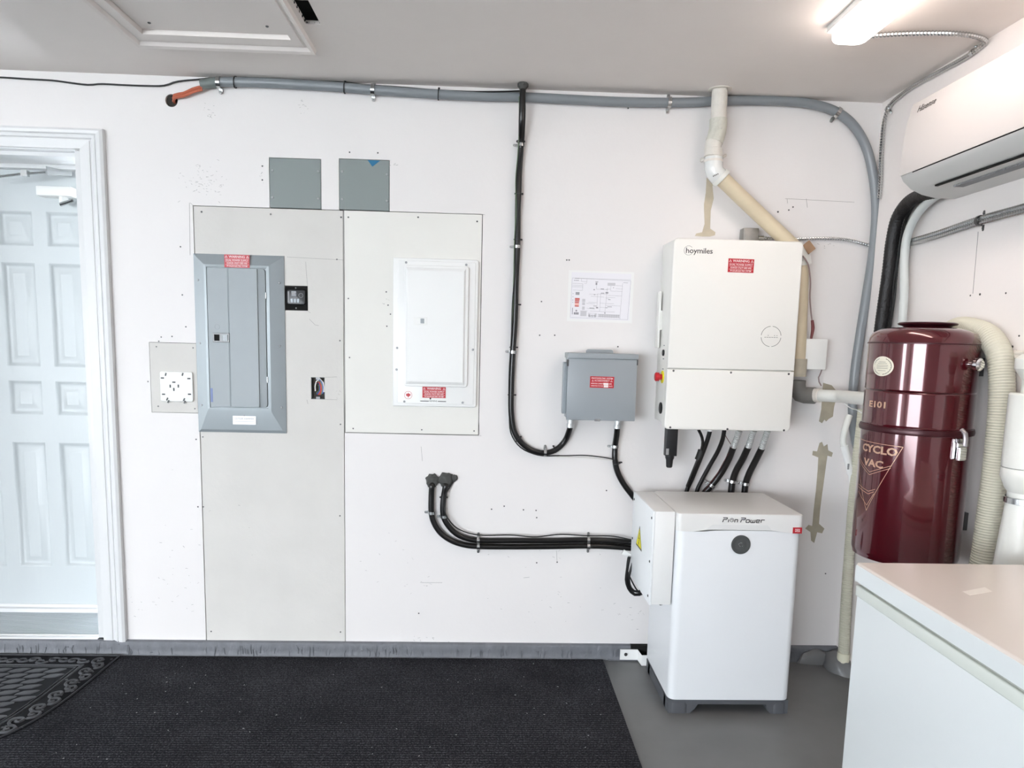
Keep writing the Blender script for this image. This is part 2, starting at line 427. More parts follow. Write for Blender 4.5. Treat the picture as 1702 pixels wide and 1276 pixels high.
# pencil lines, saw cuts and scuffs
b = B(); fw = on_wall(0, 0, 0)
def pl(x0, y0, x1, y1, wd=.0012, h=.0007):
    a, c = P(x0, y0), P(x1, y1); line_on(b, fw, a.x, a.z, c.x, c.z, wd, h)
for q in [(477, 427, 571, 432), (508, 435, 511, 475), (474, 475, 512, 475), (511, 516, 516, 520), (514, 530, 524, 540), (524, 540, 530, 541), (517, 663, 560, 664), (540, 627, 560, 626), (510, 664, 512, 671),
          (1305, 330, 1420, 336), (1308, 330, 1309, 338), (1340, 330, 1342, 345), (573, 719, 574, 345), (801, 356, 806, 357), (576, 719, 800, 724), (793, 640, 797, 722), (796, 400, 797, 440), (315, 337, 316, 424), (316, 337, 322, 342),
          (700, 742, 702, 766), (1060, 985, 1075, 987), (870, 960, 880, 959), (925, 915, 926, 934), (700, 968, 735, 968), (1180, 1045, 1190, 1045)]:
    pl(*q)
for (cx, cy, rx, ry, n) in [(340, 300, 42, 26, 70), (347, 187, 14, 12, 16), (502, 183, 8, 16, 9), (655, 275, 18, 6, 8), (432, 290, 8, 12, 5), (1375, 408, 18, 10, 8), (700, 970, 60, 12, 10), (300, 960, 40, 60, 12), (230, 1010, 30, 30, 8),
                            (560, 655, 6, 12, 4), (900, 990, 90, 40, 14), (1010, 1020, 90, 30, 14), (640, 500, 10, 10, 4), (880, 920, 120, 18, 10), (640, 920, 80, 40, 8), (700, 1060, 80, 6, 8), (360, 880, 90, 90, 8), (280, 940, 50, 90, 10)]:
    for _ in range(n):
        x = cx + random.gauss(0, rx * .45); y = cy + random.gauss(0, ry * .5); l = random.uniform(1, 4.5); a = random.gauss(0.1, .5)
        pl(x, y, x + l * cos(a), y + l * sin(a), random.uniform(.0004, .0011), .0009)
b.obj('pencil_marks', mat('pencil_grey', S(150, 147, 144), .8), wall_back, 'pencil lines, saw cuts and scuffs on the white paint', kind='stuff')

# adhesive patches left on the wall
def stain(pts, m, lab, d=.0018):
    pts = [P(*p) for p in pts]
    B().prism([Vector((p.x, -.0002, p.z)) for p in pts], (0, -d, 0)).obj('adhesive_patch', m, wall_back, lab)
stain([(1175, 285), (1188, 290), (1184, 310), (1186, 330), (1181, 350), (1180, 380), (1189, 386), (1188, 391), (1180, 393), (1168, 393), (1155, 392), (1157, 388), (1167, 386), (1171, 372), (1170, 340), (1173, 320)], M_STAIN, 'beige adhesive strip on the wall above the inverter')
stain([(1368, 636), (1382, 640), (1392, 652), (1386, 676), (1384, 692), (1377, 696), (1373, 700), (1370, 697), (1366, 703), (1361, 700), (1365, 680), (1366, 660)], M_STAIN2, 'olive adhesive patch behind the horizontal white pipe')
stain([(1362, 736), (1366, 734), (1369, 742), (1375, 738), (1376, 748), (1384, 752), (1382, 759), (1375, 757), (1373, 770), (1369, 800), (1366, 822), (1363, 845), (1361, 870), (1370, 878), (1366, 886), (1358, 884), (1353, 902), (1348, 898), (1347, 884), (1338, 878), (1344, 872), (1350, 874), (1352, 850), (1356, 815), (1359, 780), (1360, 760), (1350, 756), (1351, 749), (1358, 750)], M_STAIN2, 'torn olive adhesive strip on the wall right of the battery')

wall_right = B().box(XR, XR + .15, YF, .36, 0, ZC).obj('wall_right', mat('right_wall_paint', S(235, 229, 226), .55, bump=.12, bscale=50, var=.012, vscale=1.5), kind='structure')
b = B()
for (px, py, r) in [(1629, 489, .004), (1613, 491, .003), (1672, 487, .003), (1694, 558, .003), (1683, 576, .004), (1690, 583, .003)]:
    p = X(px, py, XR); b.lathe(p, (-1, 0, 0), [(r, 0), (r, .001), (0, .001)], n=8)
p0, p1 = X(1626, 385, XR), X(1617, 488, XR)
b.tube([p0, (p0 + p1) / 2, p1], .0008, n=6)
b.obj('nail_heads', M_DSTEEL, wall_right, 'nail heads and a thin hanging string on the right wall', kind='stuff')
t_ = B(); sheet(t_, YF, .36, 0, ZC, XL - .15, XL, [(-5.5, -4.2, -.01, 2.15)])  # opening added in the unseen wall to let in light from the left
for v in t_.bm.verts: v.co = Vector((v.co.y, v.co.x, v.co.z))
wall_left = t_.obj('wall_left', M_WALL, kind='structure')
# front wall with two open garage bays
sheet(B(), XL, XR, 0, ZC, YF - .15, YF, [(-6.5, -1.7, -.01, 2.15)]).obj('wall_front', M_WALL, kind='structure')
floor = B().box(XL - .15, XR + .15, YF - .15, .36, -.12, 0).obj('floor', M_FLOOR, kind='structure')
B().box(XL - 30, XR + 25, YF - 45, YF - .16, -.16, -.04).obj('driveway', M_CONC, kind='structure')

# ceiling with a hatch opening and a torn hole
HX0, HX1, HY0, HY1 = -1.205, -0.700, -1.05, -0.425
def slab_holes(b, x0, x1, y0, y1, z0, z1, hs):
    t = B(); sheet(t, x0, x1, y0, y1, z0, z1, hs)
    for v in t.bm.verts: v.co = Vector((v.co.x, v.co.z, v.co.y))
    b.merge(t.bm); return b
ceiling = slab_holes(B(), XL - .15, XR + .15, YF - .15, .36, ZC, ZC + .0125, [(HX0, HX1, HY0, HY1), (-.622, -.572, -.705, -.535)]).obj('ceiling', M_CEIL, kind='structure')
B().box(XL - .15, XR + .15, YF - .15, .36, ZC + .04, ZC + .15).obj('void_backing', M_HOLE, ceiling, 'black sheet standing in for the dark void above the ceiling board')  # black slab put above the board so the openings look dark
# ragged edge of the torn hole
b = B()
for i in range(26):
    a = 2 * pi * i / 26; hx, hy = -.597 + .027 * max(-1, min(1, 1.5 * cos(a))), -.62 + .088 * max(-1, min(1, 1.5 * sin(a)))
    l = random.uniform(.006, .018)
    b.prism([Vector((hx + l * .5, hy, ZC)), Vector((hx, hy + l * .5, ZC)), Vector((hx - l * .5 * cos(a), hy - l * .4, ZC + .004))], (0, 0, .004))
b.obj('torn_edge', M_BLACK2, ceiling, 'ragged black edge of the torn ceiling hole', kind='stuff')
hatch = thing('attic_hatch', 'square white attic hatch in the ceiling with moulded trim', 'hatch', (-.95, -.7, ZC))
B().box(HX0 + .004, HX1 - .004, HY0, HY1 - .004, ZC + .006, ZC + .02).obj('hatch_panel', M_CEIL, hatch)
PR_T = [(0, 0), (0, .009), (.030, .010), (.032, .006), (.040, .006), (.048, .016), (.060, .018), (.062, 0)]
def casing(name, parent, prof, a, c, n, out, ma=0.0, mb=0.0, m=M_TRIM, sc=1.0, label=None):
    """mitred moulding from a to c; out = direction away from the opening; n = away from the surface"""
    b = B(); a, c, n, out = Vector(a), Vector(c), Vector(n), Vector(out); d = (c - a).normalized()
    ra = [b.bm.verts.new(a + out * u * sc + n * h - d * u * sc * ma) for u, h in prof]
    rc = [b.bm.verts.new(c + out * u * sc + n * h + d * u * sc * mb) for u, h in prof]
    for i in range(len(prof) - 1): b.bm.faces.new((ra[i], ra[i + 1], rc[i + 1], rc[i]))
    b.bm.faces.new(ra[::-1]); b.bm.faces.new(rc)
    return b.obj(name, m, parent, label, ang=.35)
dn = (0, 0, -1)
casing('hatch_trim', hatch, PR_T, (HX0, HY1, ZC), (HX1, HY1, ZC), dn, (0, 1, 0), .588, .588, M_CEIL, sc=1.7)
casing('hatch_trim', hatch, PR_T, (HX0, HY0, ZC), (HX1, HY0, ZC), dn, (0, -1, 0), 1, 1, M_CEIL)
casing('hatch_trim', hatch, PR_T, (HX0, HY0, ZC), (HX0, HY1, ZC), dn, (-1, 0, 0), 1, 1.7, M_CEIL)
casing('hatch_trim', hatch, PR_T, (HX1, HY0, ZC), (HX1, HY1, ZC), dn, (1, 0, 0), 1, 1.7, M_CEIL)
b = B()
for q in [(248, 38), (444, 44), (273, 71)]:
    p = F(*q, ZC + .005); b.lathe((p.x, p.y, ZC + .0055), dn, [(.006, 0), (.004, .003), (0, .003)], n=8)
b.obj('screw', M_DSTEEL, hatch, kind='stuff')

# concrete curb under the drywall
b = B()
n = 150; x0, x1 = XL, XR
ys = [-.020 + .0035 * noise.noise(Vector((i * .9, 0, 0))) for i in range(n + 1)]
rows = [(0.0, -.006), (.004, 0), (.035, .0015), (.062, .0), (.0705, .003)]
R_ = []
for z, dy in rows:
    R_.append([b.bm.verts.new((x0 + (x1 - x0) * i / n, ys[i] + dy + .002 * noise.noise(Vector((i * 1.7, z * 40, 3))), z)) for i in range(n + 1)])
R_.append([b.bm.verts.new((x0 + (x1 - x0) * i / n, .005, .0705)) for i in range(n + 1)])
for a, c in zip(R_, R_[1:]):
    for i in range(n): b.bm.faces.new((a[i], a[i + 1], c[i + 1], c[i]))
curb = b.obj('baseboard_back', M_CURB, kind='structure', ang=1.2, normals=False)
b = B()
b.blob((1.60, -.075, .0), .1, (.6, 1.0, .75), seed=4, amp=.25)
b.blob((1.52, -.03, .0), .07, (1.2, .35, .9), seed=5, amp=.15)
b.obj('concrete_lump', M_FLOOR, curb, 'lumpy painted concrete in the wall corner')
b = B()
for i in range(60):
    x = random.uniform(-.6, .62); b.blob((x, -.024, .004), random.uniform(.003, .008), (1.8, .8, .8), seed=i, sub=1)
for i in range(150):
    x = random.uniform(-2.6, 1.5); z = random.uniform(.004, .02); l = random.uniform(.02, .045); w_ = random.uniform(.0008, .0022)
    b.tube([Vector((x, -.0195, z)), Vector((x + random.gauss(0, .003), -.0205, z + l * .5)), Vector((x + random.gauss(0, .004), -.0195, z + l))], w_, n=5)
for i in range(40):
    x = random.uniform(-2.6, .6); b.blob((x, -.0195, random.uniform(.01, .062)), random.uniform(.002, .006), (1.3, .5, .9), seed=i + 90, sub=1)
b.obj('mortar_crumbs', M_CURB, curb, 'drips and crumbs of the painted concrete', kind='stuff')
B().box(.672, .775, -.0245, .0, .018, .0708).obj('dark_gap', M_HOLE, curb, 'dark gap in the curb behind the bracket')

# ------------------------------------------------------------------ house door
YD = 0.32
door = thing('door_1', None, None, (-2.1, YD, .09), kind='structure')
pan = []
rows_z = [(P(90, 352, -YD).z, P(90, 410, -YD).z), (P(100, 438, -YD).z, P(110, 610, -YD).z), (P(110, 634, -YD).z, P(115, 690, -YD).z), (P(120, 736, -YD).z, P(130, 942, -YD).z)]
c2a, c2b = P(76, 352, -YD).x, P(76, 352, -YD).x + .150
c1a, c1b = P(-4, 352, -YD).x, P(56, 410, -YD).x
c1b = c1a + .150 if c1b - c1a < .1 else c1b
pitch = c2a - c1a
cols = [(c2a - pitch * 3, c2a - pitch * 3 + .150), (c2a - pitch * 2, c2a - pitch * 2 + .150), (c1a, c1a + .150), (c2a, c2b)]
PZ = [(min(z), max(z)) for z in rows_z]
hs = [(x0, x1, z0, z1) for x0, x1 in cols for z0, z1 in PZ]
DXL, DXR = cols[0][0] - .09, cols[-1][1] + .09
sheet(B(), DXL, DXR, .10, DZ1 - .01, YD, YD + .035, hs).obj('door_slab', M_DOOR, door)
for x0, x1, z0, z1 in hs:
    b = B(); lv = [(0, 0), (.006, .004), (.009, .013), (.020, .015), (.028, .015), (.048, .003), (.049, .003)]
    rr = []
    for ins, dy in lv:
        rr.append([b.bm.verts.new((u, YD + dy, v)) for u, v in ((x0 + ins, z0 + ins), (x1 - ins, z0 + ins), (x1 - ins, z1 - ins), (x0 + ins, z1 - ins))])
    for a, c in zip(rr, rr[1:]):
        for k in range(4): b.bm.faces.new((a[k], a[(k + 1) % 4], c[(k + 1) % 4], c[k]))
    b.bm.faces.new(rr[-1]); b.obj('door_panel', M_DOOR, door, ang=.2, normals=False)
# door closer on the slab
cl = B()
a = P(61, 309, -YD + .05); c = P(121, 334, -YD + .05)
cl.box(a.x, c.x, YD - .06, YD, c.z + .018, a.z, .004)
cl.cyl((c.x - .045, YD - .04, c.z + .02), (c.x - .045, YD - .04, c.z - .012), .018)
clo = cl.obj('door_closer', M_WPLAS, door, 'white door closer body near the top of the door')
q = B()
q.tube([P(100, 340, -YD + .06), P(122, 333, -YD + .05)], .009, n=8, smooth=False)
q.tube([P(-25, 296, -YD + .12), P(38, 289, -YD + .12), P(76, 286, -YD + .1)], .006, n=8, smooth=False)
q.box(P(36, 284, -YD + .12).x, P(47, 291, -YD + .12).x, YD - .13, YD - .11, P(36, 293, -YD + .12).z, P(36, 283, -YD + .12).z)
q.prism([P(76, 276, -YD + .1), P(120, 286, -YD + .02), P(120, 292, -YD + .02), P(80, 290, -YD + .1)], (0, .004, -.002))
q.obj('closer_arm', M_STEEL, clo)
B().box(DXL, DXR, YD - .004, YD, .085, .106).obj('door_sweep', M_TRIM, door)
# frame and threshold
fr = thing('trim_1', None, None, (-2.1, 0, 0), kind='structure')
b = B(); b.box(DX1 - .030, DX1, .004, .40, ZD + .005, DZ1, .002); b.obj('door_jamb', M_TRIM, fr)
b = B(); b.box(DX0, DX0 + .030, .004, .40, ZD + .005, DZ1, .002); b.obj('door_jamb', M_TRIM, fr)
b = B(); b.box(DX0, DX1, .004, .40, DZ1 - .004, DZ1 + .02); b.box(DX0, DX1, .045, .06, DZ1 - .02, DZ1); b.box(DX0, DX1, YD - .05, YD - .002, DZ1 - .022, DZ1); b.obj('head_jamb', M_TRIM, fr)
PROF = [(0, 0), (0, .011), (.040, .014), (.0405, .011), (.046, .010), (.052, .016), (.064, .019), (.066, .016), (.072, .022), (.086, .024), (.097, .019), (.098, 0)]
yv = (0, -1, 0)
casing('casing', fr, PROF, (DX1, .0, ZD - .003), (DX1, .0, DZ1), yv, (1, 0, 0), 0, .8)
casing('casing', fr, PROF, (DX0, .0, ZD - .003), (DX0, .0, DZ1), yv, (-1, 0, 0), 0, .8)
casing('head_casing', fr, PROF, (DX0, 0, DZ1), (DX1, 0, DZ1), yv, (0, 0, 1), 1.25, 1.25, sc=.8)
th = B(); th.box(DX0 + .03, DX1 - .03, .03, YD + .04, .02, .070)
th.obj('sill', mat('sill_grey', S(206, 210, 212), .45), fr)
b = B()
for i in range(22):
    y = .05 + i * .0125; b.box(DX0 + .03, DX1 - .03, y, y + .007, .0695, .0745, .001, 1)
b.obj('ribbed_tread', mat('sill_rib', S(190, 196, 200), .4, metal=.2), fr, 'ribbed metal tread of the door sill', kind='stuff')
b = B(); b.box(DX0 + .03, DX1 - .03, -.004, .022, .055, .075, .002); b.box(DX0 + .03, DX1 - .03, .024, .034, .055, .078, .002); b.box(DX0 + .03, DX1 - .03, YD - .03, YD + .03, .055, .092, .002)
b.obj('sill_nosing', M_TRIM, fr)

# ------------------------------------------------------------------ floor coverings
E = F(1003, 1097); CXR = .548
b = B(); b.rrect('z', -6.0, CXR, -6.0, -.026, .0, .007, .004, bev=.002, seg=2)
carpet = b.obj('carpet', M_CARPET, label='charcoal ribbed carpet runner covering most of the grey floor', cat='carpet')
b = B()
for _ in range(90):
    x, y = random.uniform(-1.5, .5), random.uniform(-1.1, -.05); a = random.uniform(0, pi); l = random.uniform(.001, .0035)
    b.box(-l, l, -.0008, .0008, 0, .001, tf=Matrix.Translation((x, y, .0072)) @ Matrix.Rotation(a, 4, 'Z'))
b.obj('lint', mat('lint_white', S(190, 190, 190), .9), carpet, 'pale specks of lint on the carpet', kind='stuff')
# half-round rubber mat
Zm = .009
edge = [F(202, 1089, Zm), F(158, 1130, Zm), F(123, 1154, Zm), F(74, 1188, Zm), F(0, 1227, Zm)]
xa, ya = edge[0].x, -.034
CXm = -2.18; 
# fit a half ellipse through the first and last visible points
RXm = xa - CXm
out = []
def mat_edge(t, inset=0.0):
    # superellipse quarter/half: t 0..1 from right tip to left tip
    a = pi * t
    cx_, rx, ry = MC, MRX - inset, MRY - inset
    return Vector((cx_ + rx * (1 if cos(a) > 0 else -1) * abs(cos(a)) ** ME, ya - inset * .9 - (ry) * abs(sin(a)) ** ME, 0))
MC, MRX, MRY, ME = -2.12, xa + 2.12, 1.0, .62
best = None
for mc in [x * .02 - 3.0 for x in range(60)]:
    for ry in [.6 + .05 * i for i in range(16)]:
        for me_ in (.5, .6, .7, .8, .9, 1.0):
            MC, MRX, MRY, ME = mc, xa - mc, ry, me_
            if MRX < .3: continue
            s_ = 0
            for e in edge[1:]:
                s_ += min((mat_edge(k / 80).xy - e.xy).length for k in range(40)) ** 2
            if best is None or s_ < best[0]: best = (s_, mc, ry, me_)
_, MC, MRY, ME = best; MRX = xa - MC
def mat_poly(inset, n=60): return [mat_edge(k / n, inset) for k in range(n + 1)]
dm = thing('door_mat', 'half-round black rubber door mat with cobblestone pattern by the door', 'door mat', (MC, ya, .007))
z0m = .0071
def slab(poly, z0, z1):
    b = B(); b.prism([Vector((p.x, p.y, z0)) for p in poly], (0, 0, z1 - z0)); return b
slab(mat_poly(0), z0m, z0m + .004).obj('mat_base', mat('mat_rubber_dark', S(28, 28, 31), .9, spec=.15), dm)
def border(i0, i1, z, name='mat_rim'):
    b = B(); A, C_ = mat_poly(i0), mat_poly(i1)
    A.append(A[0]); C_.append(C_[0])
    for k in range(len(A) - 1):
        b.prism([Vector((q.x, q.y, z0m + .003)) for q in (A[k], A[k + 1], C_[k + 1], C_[k])], (0, 0, z))
    bmesh.ops.remove_doubles(b.bm, verts=b.bm.verts[:], dist=1e-5)
    return b.obj(name, M_RUBBER, dm)
border(0, .008, .0045); border(.105, .118, .004); border(.126, .132, .003)
# scrolls of the border
b = B()
pm = resample(mat_poly(.056, 120), .05)
for i, c in enumerate(pm[:46]):
    t = (pm[min(i + 1, len(pm) - 1)] - pm[max(i - 1, 0)]).normalized(); n_ = Vector((-t.y, t.x, 0)); s_ = 1 if i % 2 else -1
    pts = []
    for k in range(15):
        a = k / 14 * 1.7 * 2 * pi * .7; r = .028 * (1 - k / 17)
        pts.append(Vector((c.x, c.y, z0m + .005)) + t * (cos(a) * r + .006 * random.random()) + n_ * (s_ * sin(a) * r + .008 * s_))
    b.tube(pts, .0058, n=6, step=.006)
for i in range(140):
    c = pm[random.randrange(0, 46)]; q = Vector((c.x + random.gauss(0, .02), c.y + random.gauss(0, .022), z0m + .005))
    b.blob(q, random.uniform(.004, .008), (1, 1, .5), seed=i, sub=1)
b.obj('scroll_relief', M_RUBBER, dm, 'raised scrollwork of the mat border', kind='stuff')
# horizontal scroll band along the wall side
b = B()
for i in range(34):
    c = Vector((xa - .13 - i * .042, ya - .055 + random.gauss(0, .006), z0m + .005)); s_ = 1 if i % 2 else -1
    pts = [c + Vector((cos(k * .62) * .026 * (1 - k / 14), s_ * sin(k * .62) * .022 * (1 - k / 14), 0)) for k in range(11)]
    b.tube(pts, .0055, n=6, step=.006)
b.obj('scroll_relief', M_RUBBER, dm, kind='stuff')
# cobbles
inner = mat_poly(.14)
def inside(x, y):
    c = False; n = len(inner)
    for i in range(n):
        a, d = inner[i], inner[(i + 1) % n]
        if (a.y > y) != (d.y > y) and x < (d.x - a.x) * (y - a.y) / (d.y - a.y) + a.x: c = not c
    return c
cnt = 0
for r_ in range(26):
    for k in range(-14, 26):
        x = xa - .12 - k * .074 - (r_ % 2) * .037 - r_ * .018; y = ya - .150 - r_ * .047
        if not inside(x, y) or not inside(x + .03, y) or not inside(x - .03, y): continue
        if x < -2.75: continue
        b = B(); ng = 8; ph = random.random(); pts = []
        for j in range(ng):
            a = 2 * pi * (j + ph * .3) / ng
            u = .034 * (1 if cos(a) > 0 else -1) * abs(cos(a)) ** .5 * random.uniform(.9, 1.04); v = .0205 * (1 if sin(a) > 0 else -1) * abs(sin(a)) ** .5 * random.uniform(.88, 1.04)
            pts.append(Vector((x + u + v * .7, y + v + u * .12, z0m + .0035)))
        c = Vector((x, y, 0)); n_ = len(pts)
        A = [b.bm.verts.new(p) for p in pts]; C_ = [b.bm.verts.new(c.lerp(p, .82) * 1 + Vector((0, 0, z0m + .0075 - c.lerp(p, .82).z))) for p in pts]
        for j in range(n_): b.bm.faces.new((A[j], A[(j + 1) % n_], C_[(j + 1) % n_], C_[j]))
        b.bm.faces.new(C_); b.obj('raised_stone', M_RUBBER, dm); cnt += 1

# ------------------------------------------------------------------ wall plates and panels on the left
def plate(nm, rc, label, scr, extra=None):
    t = thing(nm, label, 'cover plate', ((rc[0] + rc[1]) / 2, 0, rc[2]))
    B().box(rc[0], rc[1], -.0005, .008, rc[2], rc[3], .001, 1).obj('plate', M_PLATE, t)
    b = B()
    for q in scr:
        p = P(*q); b = B(); b.screw((p.x, -.0004, p.z), yv, .0055, .0025); b.obj('screw', M_SCREW, t)
    return t
plate('cover_plate', C1, 'square grey steel cover plate above the grey breaker panel', [(453, 283), (529, 285), (453, 328), (529, 330)])
t = plate('cover_plate', C2, 'square grey steel cover plate with a blue tape corner', [(569, 285), (643, 290), (569, 331), (643, 334)])
B().prism([Vector((p.x, -.0006, p.z)) for p in (P(611, 266), P(632, 267), P(619, 277))], (0, -.0006, 0)).obj('tape', M_BLUE, t, 'blue tape corner')

SX = [(-1.2235, -0.8525, 1.002, 1.7455)]
lp = thing('breaker_panel', 'grey steel breaker panel with recessed door on the left', 'breaker panel', (-1.04, 0, 1.0))
x0, x1, z0, z1 = SX[0]
ix0, ix1, iz0, iz1 = -1.166, -.9255, 1.111, 1.690
b = B(); lv = [((x0, x1, z0, z1), 0), ((x0, x1, z0, z1), .004), ((x0 + .012, x1 - .014, z0 + .012, z1 - .012), .008), ((ix0 - .012, ix1 + .014, iz0 - .016, iz1 + .012), .018), ((ix0 - .002, ix1 + .002, iz0 - .002, iz1 + .002), .019), ((ix0 - .001, ix1 + .001, iz0 - .001, iz1 + .001), .012)]
rr = []
for (a, c, d, e), dy in lv: rr.append([b.bm.verts.new((u, -dy, v)) for u, v in ((a, d), (c, d), (c, e), (a, e))])
for a, c in zip(rr, rr[1:]):
    for k in range(4): b.bm.faces.new((a[k], a[(k + 1) % 4], c[(k + 1) % 4], c[k]))
b.bm.faces.new(rr[-1])
b.obj('trim_frame', mat('grey_frame_enamel', S(150, 157, 160), .36, metal=.22, var=.02, vscale=12), lp, ang=.12)
dr = B(); dr.rrect('y', ix0 + .001, ix1 - .001, iz0 + .001, iz1 - .001, -.022, -.012, .014, bev=.0015)
pdoor = dr.obj('panel_door', M_PANEL, lp)
b = B(); xs_ = ix0 + .088
b.prism([Vector((ix0 + .006, -.0225, iz0 + .004)), Vector((xs_ - .004, -.0225, iz0 + .004)), Vector((xs_ - .004, -.0225, iz1 - .004)), Vector((ix0 + .006, -.0225, iz1 - .004))], (0, .001, 0))
b.prism([Vector((xs_ - .004, -.0222, iz0 + .003)), Vector((xs_ + .003, -.028, iz0 + .003)), Vector((xs_ + .003, -.028, iz1 - .003)), Vector((xs_ - .004, -.0222, iz1 - .003))], (0, .004, 0))
b.box(xs_ + .003, ix1 - .032, -.028, -.021, iz0 + .003, iz1 - .003, .001, 1)
b.obj('door_fold', M_PANEL, pdoor, 'raised folded centre of the door')
b = B(); a = P(354, 553, .025); c = P(382, 569, .025); b.box(a.x, c.x, -.0295, -.021, c.z, a.z, .001, 1); lt = b.obj('latch', M_DSTEEL, pdoor, 'black latch and lock')
b = B(); b.box(a.x + .006, a.x + .028, -.0302, -.028, c.z + .006, a.z - .006); b.obj('latch_recess', M_HOLE, pdoor)
b = B(); b.box(a.x + .040, a.x + .062, -.0325, -.028, c.z + .006, a.z - .006, .001, 1); b.obj('lock_face', M_GREYBOX, pdoor)
b = B(); fn = on_wall(P(361, 543, .023).x, -.0226, P(361, 543, .023).z); ring_on(b, fn, .0095, .0105, n=20); b.obj('knockout_mark', M_PLATE, pdoor)
b = B(); a = P(355, 645, .023); c = P(358, 668, .023); b.box(ix0 + .004, ix0 + .013, -.0232, -.0222, c.z, a.z); b.obj('blue_sticker', mat('blue_grey_sticker', S(110, 124, 170), .5), pdoor)
b = B(); 
for zz in (iz1 - .11, iz0 + .12): b.cyl((ix1 + .001, -.020, zz - .012), (ix1 + .001, -.020, zz + .012), .003, n=8)
b.obj('hinge', M_STEEL, lp)
for q in [(329, 465), (464, 470), (332, 570), (465, 575), (335, 673), (468, 677)]:
    p = P(*q, .012); b = B(); b.screw((p.x, -.009, p.z), yv, .0048, .004); b.obj('screw', M_SCREW, lp)
b = B(); a = P(386, 686, .02); c = P(425, 706, .02); b.box(a.x, c.x, -.0155, -.008, c.z, a.z); mk = b.obj('maker_label', M_PAPER, lp, 'pale maker label')
b = B(); fn = on_wall((a.x + c.x) / 2, -.0156, (a.z + c.z) / 2)
ring_on(b, fn, 0, .003, n=10, cv=.014); text_geo(b, 'CUTLER-HAMMER', .010, fn, align='CENTER')
line_on(b, fn, -.04, -.012, .04, -.012, .001); b.obj('label_text', M_GINK, mk)

def warning_label(parent, fn, wd, ht, lines, name='warning_label', tri=True):
    b = B(); quad_on(b, fn, -wd / 2, wd / 2, -ht / 2, ht / 2, .0008); wl = b.obj(name, M_RED, parent, 'small red warning label with white lettering')
    f2 = lambda u, v, h: fn(u, v, h + .0008)
    b = B(); n = len(lines); head = .34
    y = ht / 2 - ht * head * .5
    text_geo(b, lines[0], ht * .26, lambda u, v, h: f2(u, v + y, h), sx=1.0, bold=.012, thick=.0004)
    rest = ht * (1 - head)
    for i, l in enumerate(lines[1:]):
        yy = ht / 2 - ht * head - rest * (i + .5) / (n - 1)
        text_geo(b, l, ht * .185, (lambda yy: lambda u, v, h: f2(u, v + yy, h))(yy), sx=min(1.0, .92 * wd / (len(l) * ht * .185 * .60)), bold=.006, thick=.0004)
        line_on(b, f2, -wd * .46, yy + rest / (n - 1) / 2, wd * .46, yy + rest / (n - 1) / 2, .0006, .0003)
    if tri:
        for s_ in (-1, 1):
            cu = s_ * wd * .42; r = ht * .11
            for k in range(3):
                a0, a1 = radians(90 + 120 * k), radians(90 + 120 * (k + 1))
                line_on(b, f2, cu + r * cos(a0), y + r * sin(a0) - .001, cu + r * cos(a1), y + r * sin(a1) - .001, .0009, .0004)
            line_on(b, f2, cu, y - r * .3, cu, y + r * .5, .0009, .0004)
    b.obj('label_text', M_WINK, wl)
    return wl
WL = ['WARNING', 'DUAL POWER SUPPLY', 'SOURCES: UTILITY GRID AND', 'PV SOLAR ELECTRIC SYSTEM']
p = P(394, 434, .018); warning_label(lp, on_wall(p.x, -.0185, p.z), .103, .052, WL)

# white breaker panel
rp = thing('breaker_panel', 'white breaker panel with closed door on the right patch', 'breaker panel', (-.22, 0, 1.13))
x0, x1, z0, z1 = -.400, -.043, 1.1305, 1.752
b = B(); b.rrect('y', x0, x1, z0, z1, -.012, -.0008, .012, bev=.005, corners=(1, 0, 0, 1)); b.obj('trim_frame', M_WMETAL, rp)
b = B(); b.rrect('y', x0 + .02, x1 - .012, z0 + .012, z1 - .012, -.014, -.010, .008, bev=.0018); b.obj('trim_inner', M_WMETAL, rp)
b = B(); b.rrect('y', -.352, -.083, 1.217, 1.722, -.024, -.012, .012, bev=.003)
wd_ = b.obj('panel_door', M_WMETAL, rp)
b = B(); lv = [((-.345, -.096, 1.226, 1.712), .024), ((-.338, -.103, 1.238, 1.700), .0305), ((-.337, -.104, 1.239, 1.699), .0305)]
rr = []
for (a, c, d, e), dy in lv: rr.append([b.bm.verts.new((u, -dy, v)) for u, v in ((a, d), (c, d), (c, e), (a, e))])
for a, c in zip(rr, rr[1:]):
    for k in range(4): b.bm.faces.new((a[k], a[(k + 1) % 4], c[(k + 1) % 4], c[k]))
b.bm.faces.new(rr[-1]); b.obj('door_fold', M_WMETAL, wd_, ang=.12)
b = B(); a = P(687, 527, .03); c = P(710, 540, .03); b.box(a.x, c.x, -.0325, -.029, c.z, a.z, .001, 1); b.obj('latch', M_WPLAS, wd_)
b = B(); b.box(c.x - .028, c.x - .012, -.034, -.032, c.z + .006, a.z - .005, .001, 1); b.obj('latch_tab', M_GREYBOX, wd_)
b = B(); fn = on_wall(P(699, 518, .03).x, -.0305, P(699, 518, .03).z); ring_on(b, fn, .010, .011, n=20); b.obj('knockout_mark', M_WPLAS, wd_)
for q in [(777, 463), (775, 586)]:
    p = P(*q, .02); b = B(); b.box(p.x - .004, p.x + .004, -.022, -.012, p.z - .012, p.z + .012, .001, 1); b.obj('hinge', M_GASKET, rp)
for q in [(675, 436), (775, 440), (660, 578), (786, 581), (672, 667), (769, 669), (659, 614)]:
    p = P(*q, .015); b = B(); b.screw((p.x, -.014, p.z), yv, .005, .003); b.obj('screw', M_SCREW, rp)
b = B(); p = P(719, 657, .015); q = (P(698, 649, .015), P(742, 668, .015)); b.box(q[0].x, q[1].x, -.0146, -.0138, q[1].z, q[0].z); ml = b.obj('maker_label', M_WPLAS, rp, 'white maker label behind the red one')
